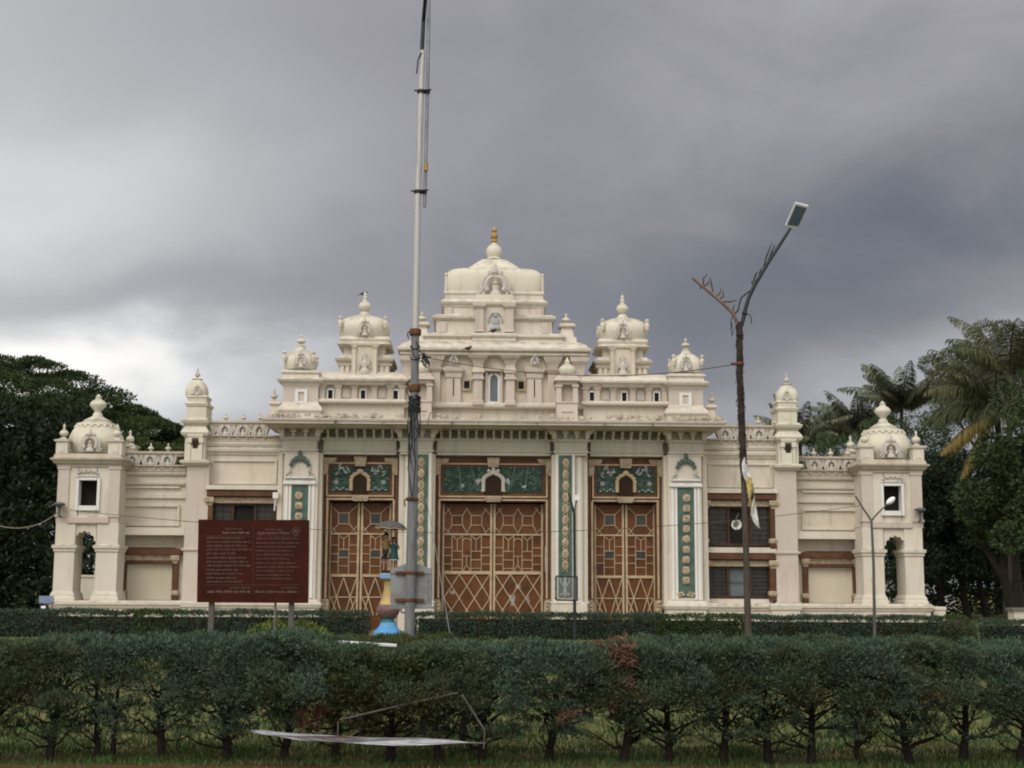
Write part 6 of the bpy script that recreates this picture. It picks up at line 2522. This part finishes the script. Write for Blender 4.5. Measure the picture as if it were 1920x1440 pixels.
# loudspeaker in the upper right window
hs = empty("loudspeaker", W(1381, 984, 51.55)[:], "white horn loudspeaker hung in the upper right window", "loudspeaker")
m = MB()
pr = [(.17, 0), (.165, .02), (.12, .08), (.07, .16), (.05, .24), (.06, .26), (.06, .36)]
rs = [[(r * math.cos(a), y, r * math.sin(a)) for a in [6.2832 * j / 20 for j in range(20)]] for r, y in pr]
m.rings(rs, cap=False)
m.rings([[(r * .9 * math.cos(a), y + .012, r * .9 * math.sin(a)) for a in [-6.2832 * j / 20 for j in range(20)]] for r, y in pr[:5]], cap=False)
m.tube([(.17 * math.cos(a * .314), 0, .17 * math.sin(a * .314)) for a in range(21)], .022, 6, False)
m.build("horn", WHITE, hs, smooth=True)
m = MB()
m.ball((0, .10, 0), .055, 8)
m.tube([(0, .3, .06), (.05, .2, .30), (.10, .12, .42)], .022, 6)
m.build("driver", GREYW, hs)
# crows on the roof
for px, py, D, lab in ((681, 551, 53.2, "small dark crow perched on the left side cupola's finial"), (924, 620.5, 51.4, "small dark bird sitting below the central tower's niche figure"), (877.5, 653, 51.2, "small dark bird on the central tower's ledge left of centre")):
    c_ = W(px, py, D)
    m = MB()
    k = 1.0
    m.ball((0, 0, 0), .075 * k, 10, (1.5, .8, .8))
    m.ball((.10 * k, 0, .06 * k), .042 * k, 8)
    m.rings([[(.125 * k + q * k, y * k, .06 * k + z * k) for y, z in ((-.014, -.01), (.014, -.01), (0, .014))] for q in (0, .05)])
    m.rings([[(-.09 * k, -.03 * k, -.02 * k), (-.09 * k, .03 * k, -.02 * k), (-.09 * k, 0, .02 * k)], [(-.22 * k, -.03 * k, -.06 * k), (-.22 * k, .03 * k, -.06 * k), (-.22 * k, 0, -.05 * k)]])
    for s in (-1, 1):
        m.tube([(.01, s * .03 * k, -.04 * k), (.015, s * .03 * k, -.10 * k)], .008 * k, 4)
    o = m.build("crow", BLACK, None, loc=c_[:])
    tag(o, lab, "bird")
# blue sign plate and scooter at the left end of the palace
c_ = W(87, 1124, 48.0)
hs = empty("blue_sign", (c_.x, 48.0, 0), "small pale blue sign plate at the left tower's foot", "sign")
m = MB(); m.box(-.25, .25, -.02, .02, c_.z - .12, c_.z + .12); m.build("plate", simple("sign_blue", (.22, .28, .40), .5, .25, 8), hs)
m = MB(); m.tube([(-.2, .04, 0), (-.2, .04, c_.z)], .02, 6); m.tube([(.2, .04, 0), (.2, .04, c_.z)], .02, 6); m.build("post", GREYW, hs)
c_ = W(78, 1139, 47.5)
sc2_ = empty("motor_scooter", (c_.x, 47.7, 0), "dark scooter with a bright headlight, mostly hidden by the left hedge", "scooter")
DKB = simple("scooter_black", (.012, .014, .02), .3, .3)
m = MB()
m.rings([[(x * s_ * .22, y_ + .06 * abs(x), z) for x, y_ in ((-1, .0), (0, -.08), (1, .0), (.8, .08), (-.8, .08))] for z, s_, y_ in ((.28, .8, 0), (.5, 1.0, .02), (.75, .9, .06), (.92, .55, .08))] if False else [[(x * s_ * .22, .02 + yy_ + .06 * abs(x), z) for x, yy_ in ((-1, .0), (0, -.08), (1, .0), (.8, .08), (-.8, .08))] for z, s_ in ((.28, .8), (.5, 1.0), (.75, .9), (.92, .55))])
m.lathe(0, .9, [(.15, .35), (.20, .45), (.19, .70), (.12, .76)], 12, ry=2.6)
m.box(-.16, .16, .1, .9, .26, .32)
m.build("body", DKB, sc2_, smooth=True)
for y in (-.05, 1.15):
    m = MB()
    rs = []
    m.tube([(0, y + .19 * math.cos(a * .3927), .22 + .19 * math.sin(a * .3927)) for a in range(17)], .05, 8, False)
    m.build("wheel", BLACK, sc2_)
m = MB(); m.tube([(-.33, .1, .98), (-.1, .04, .95), (.1, .04, .95), (.33, .1, .98)], .018, 6); m.build("handlebar", DKB, sc2_)
m = MB(); m.ball((0, -.02, c_.z), .075, 10, (1.2, .6, .8)); m.build("headlight", simple("headlight", (.9, .92, .95), .1, .02), sc2_, smooth=True)
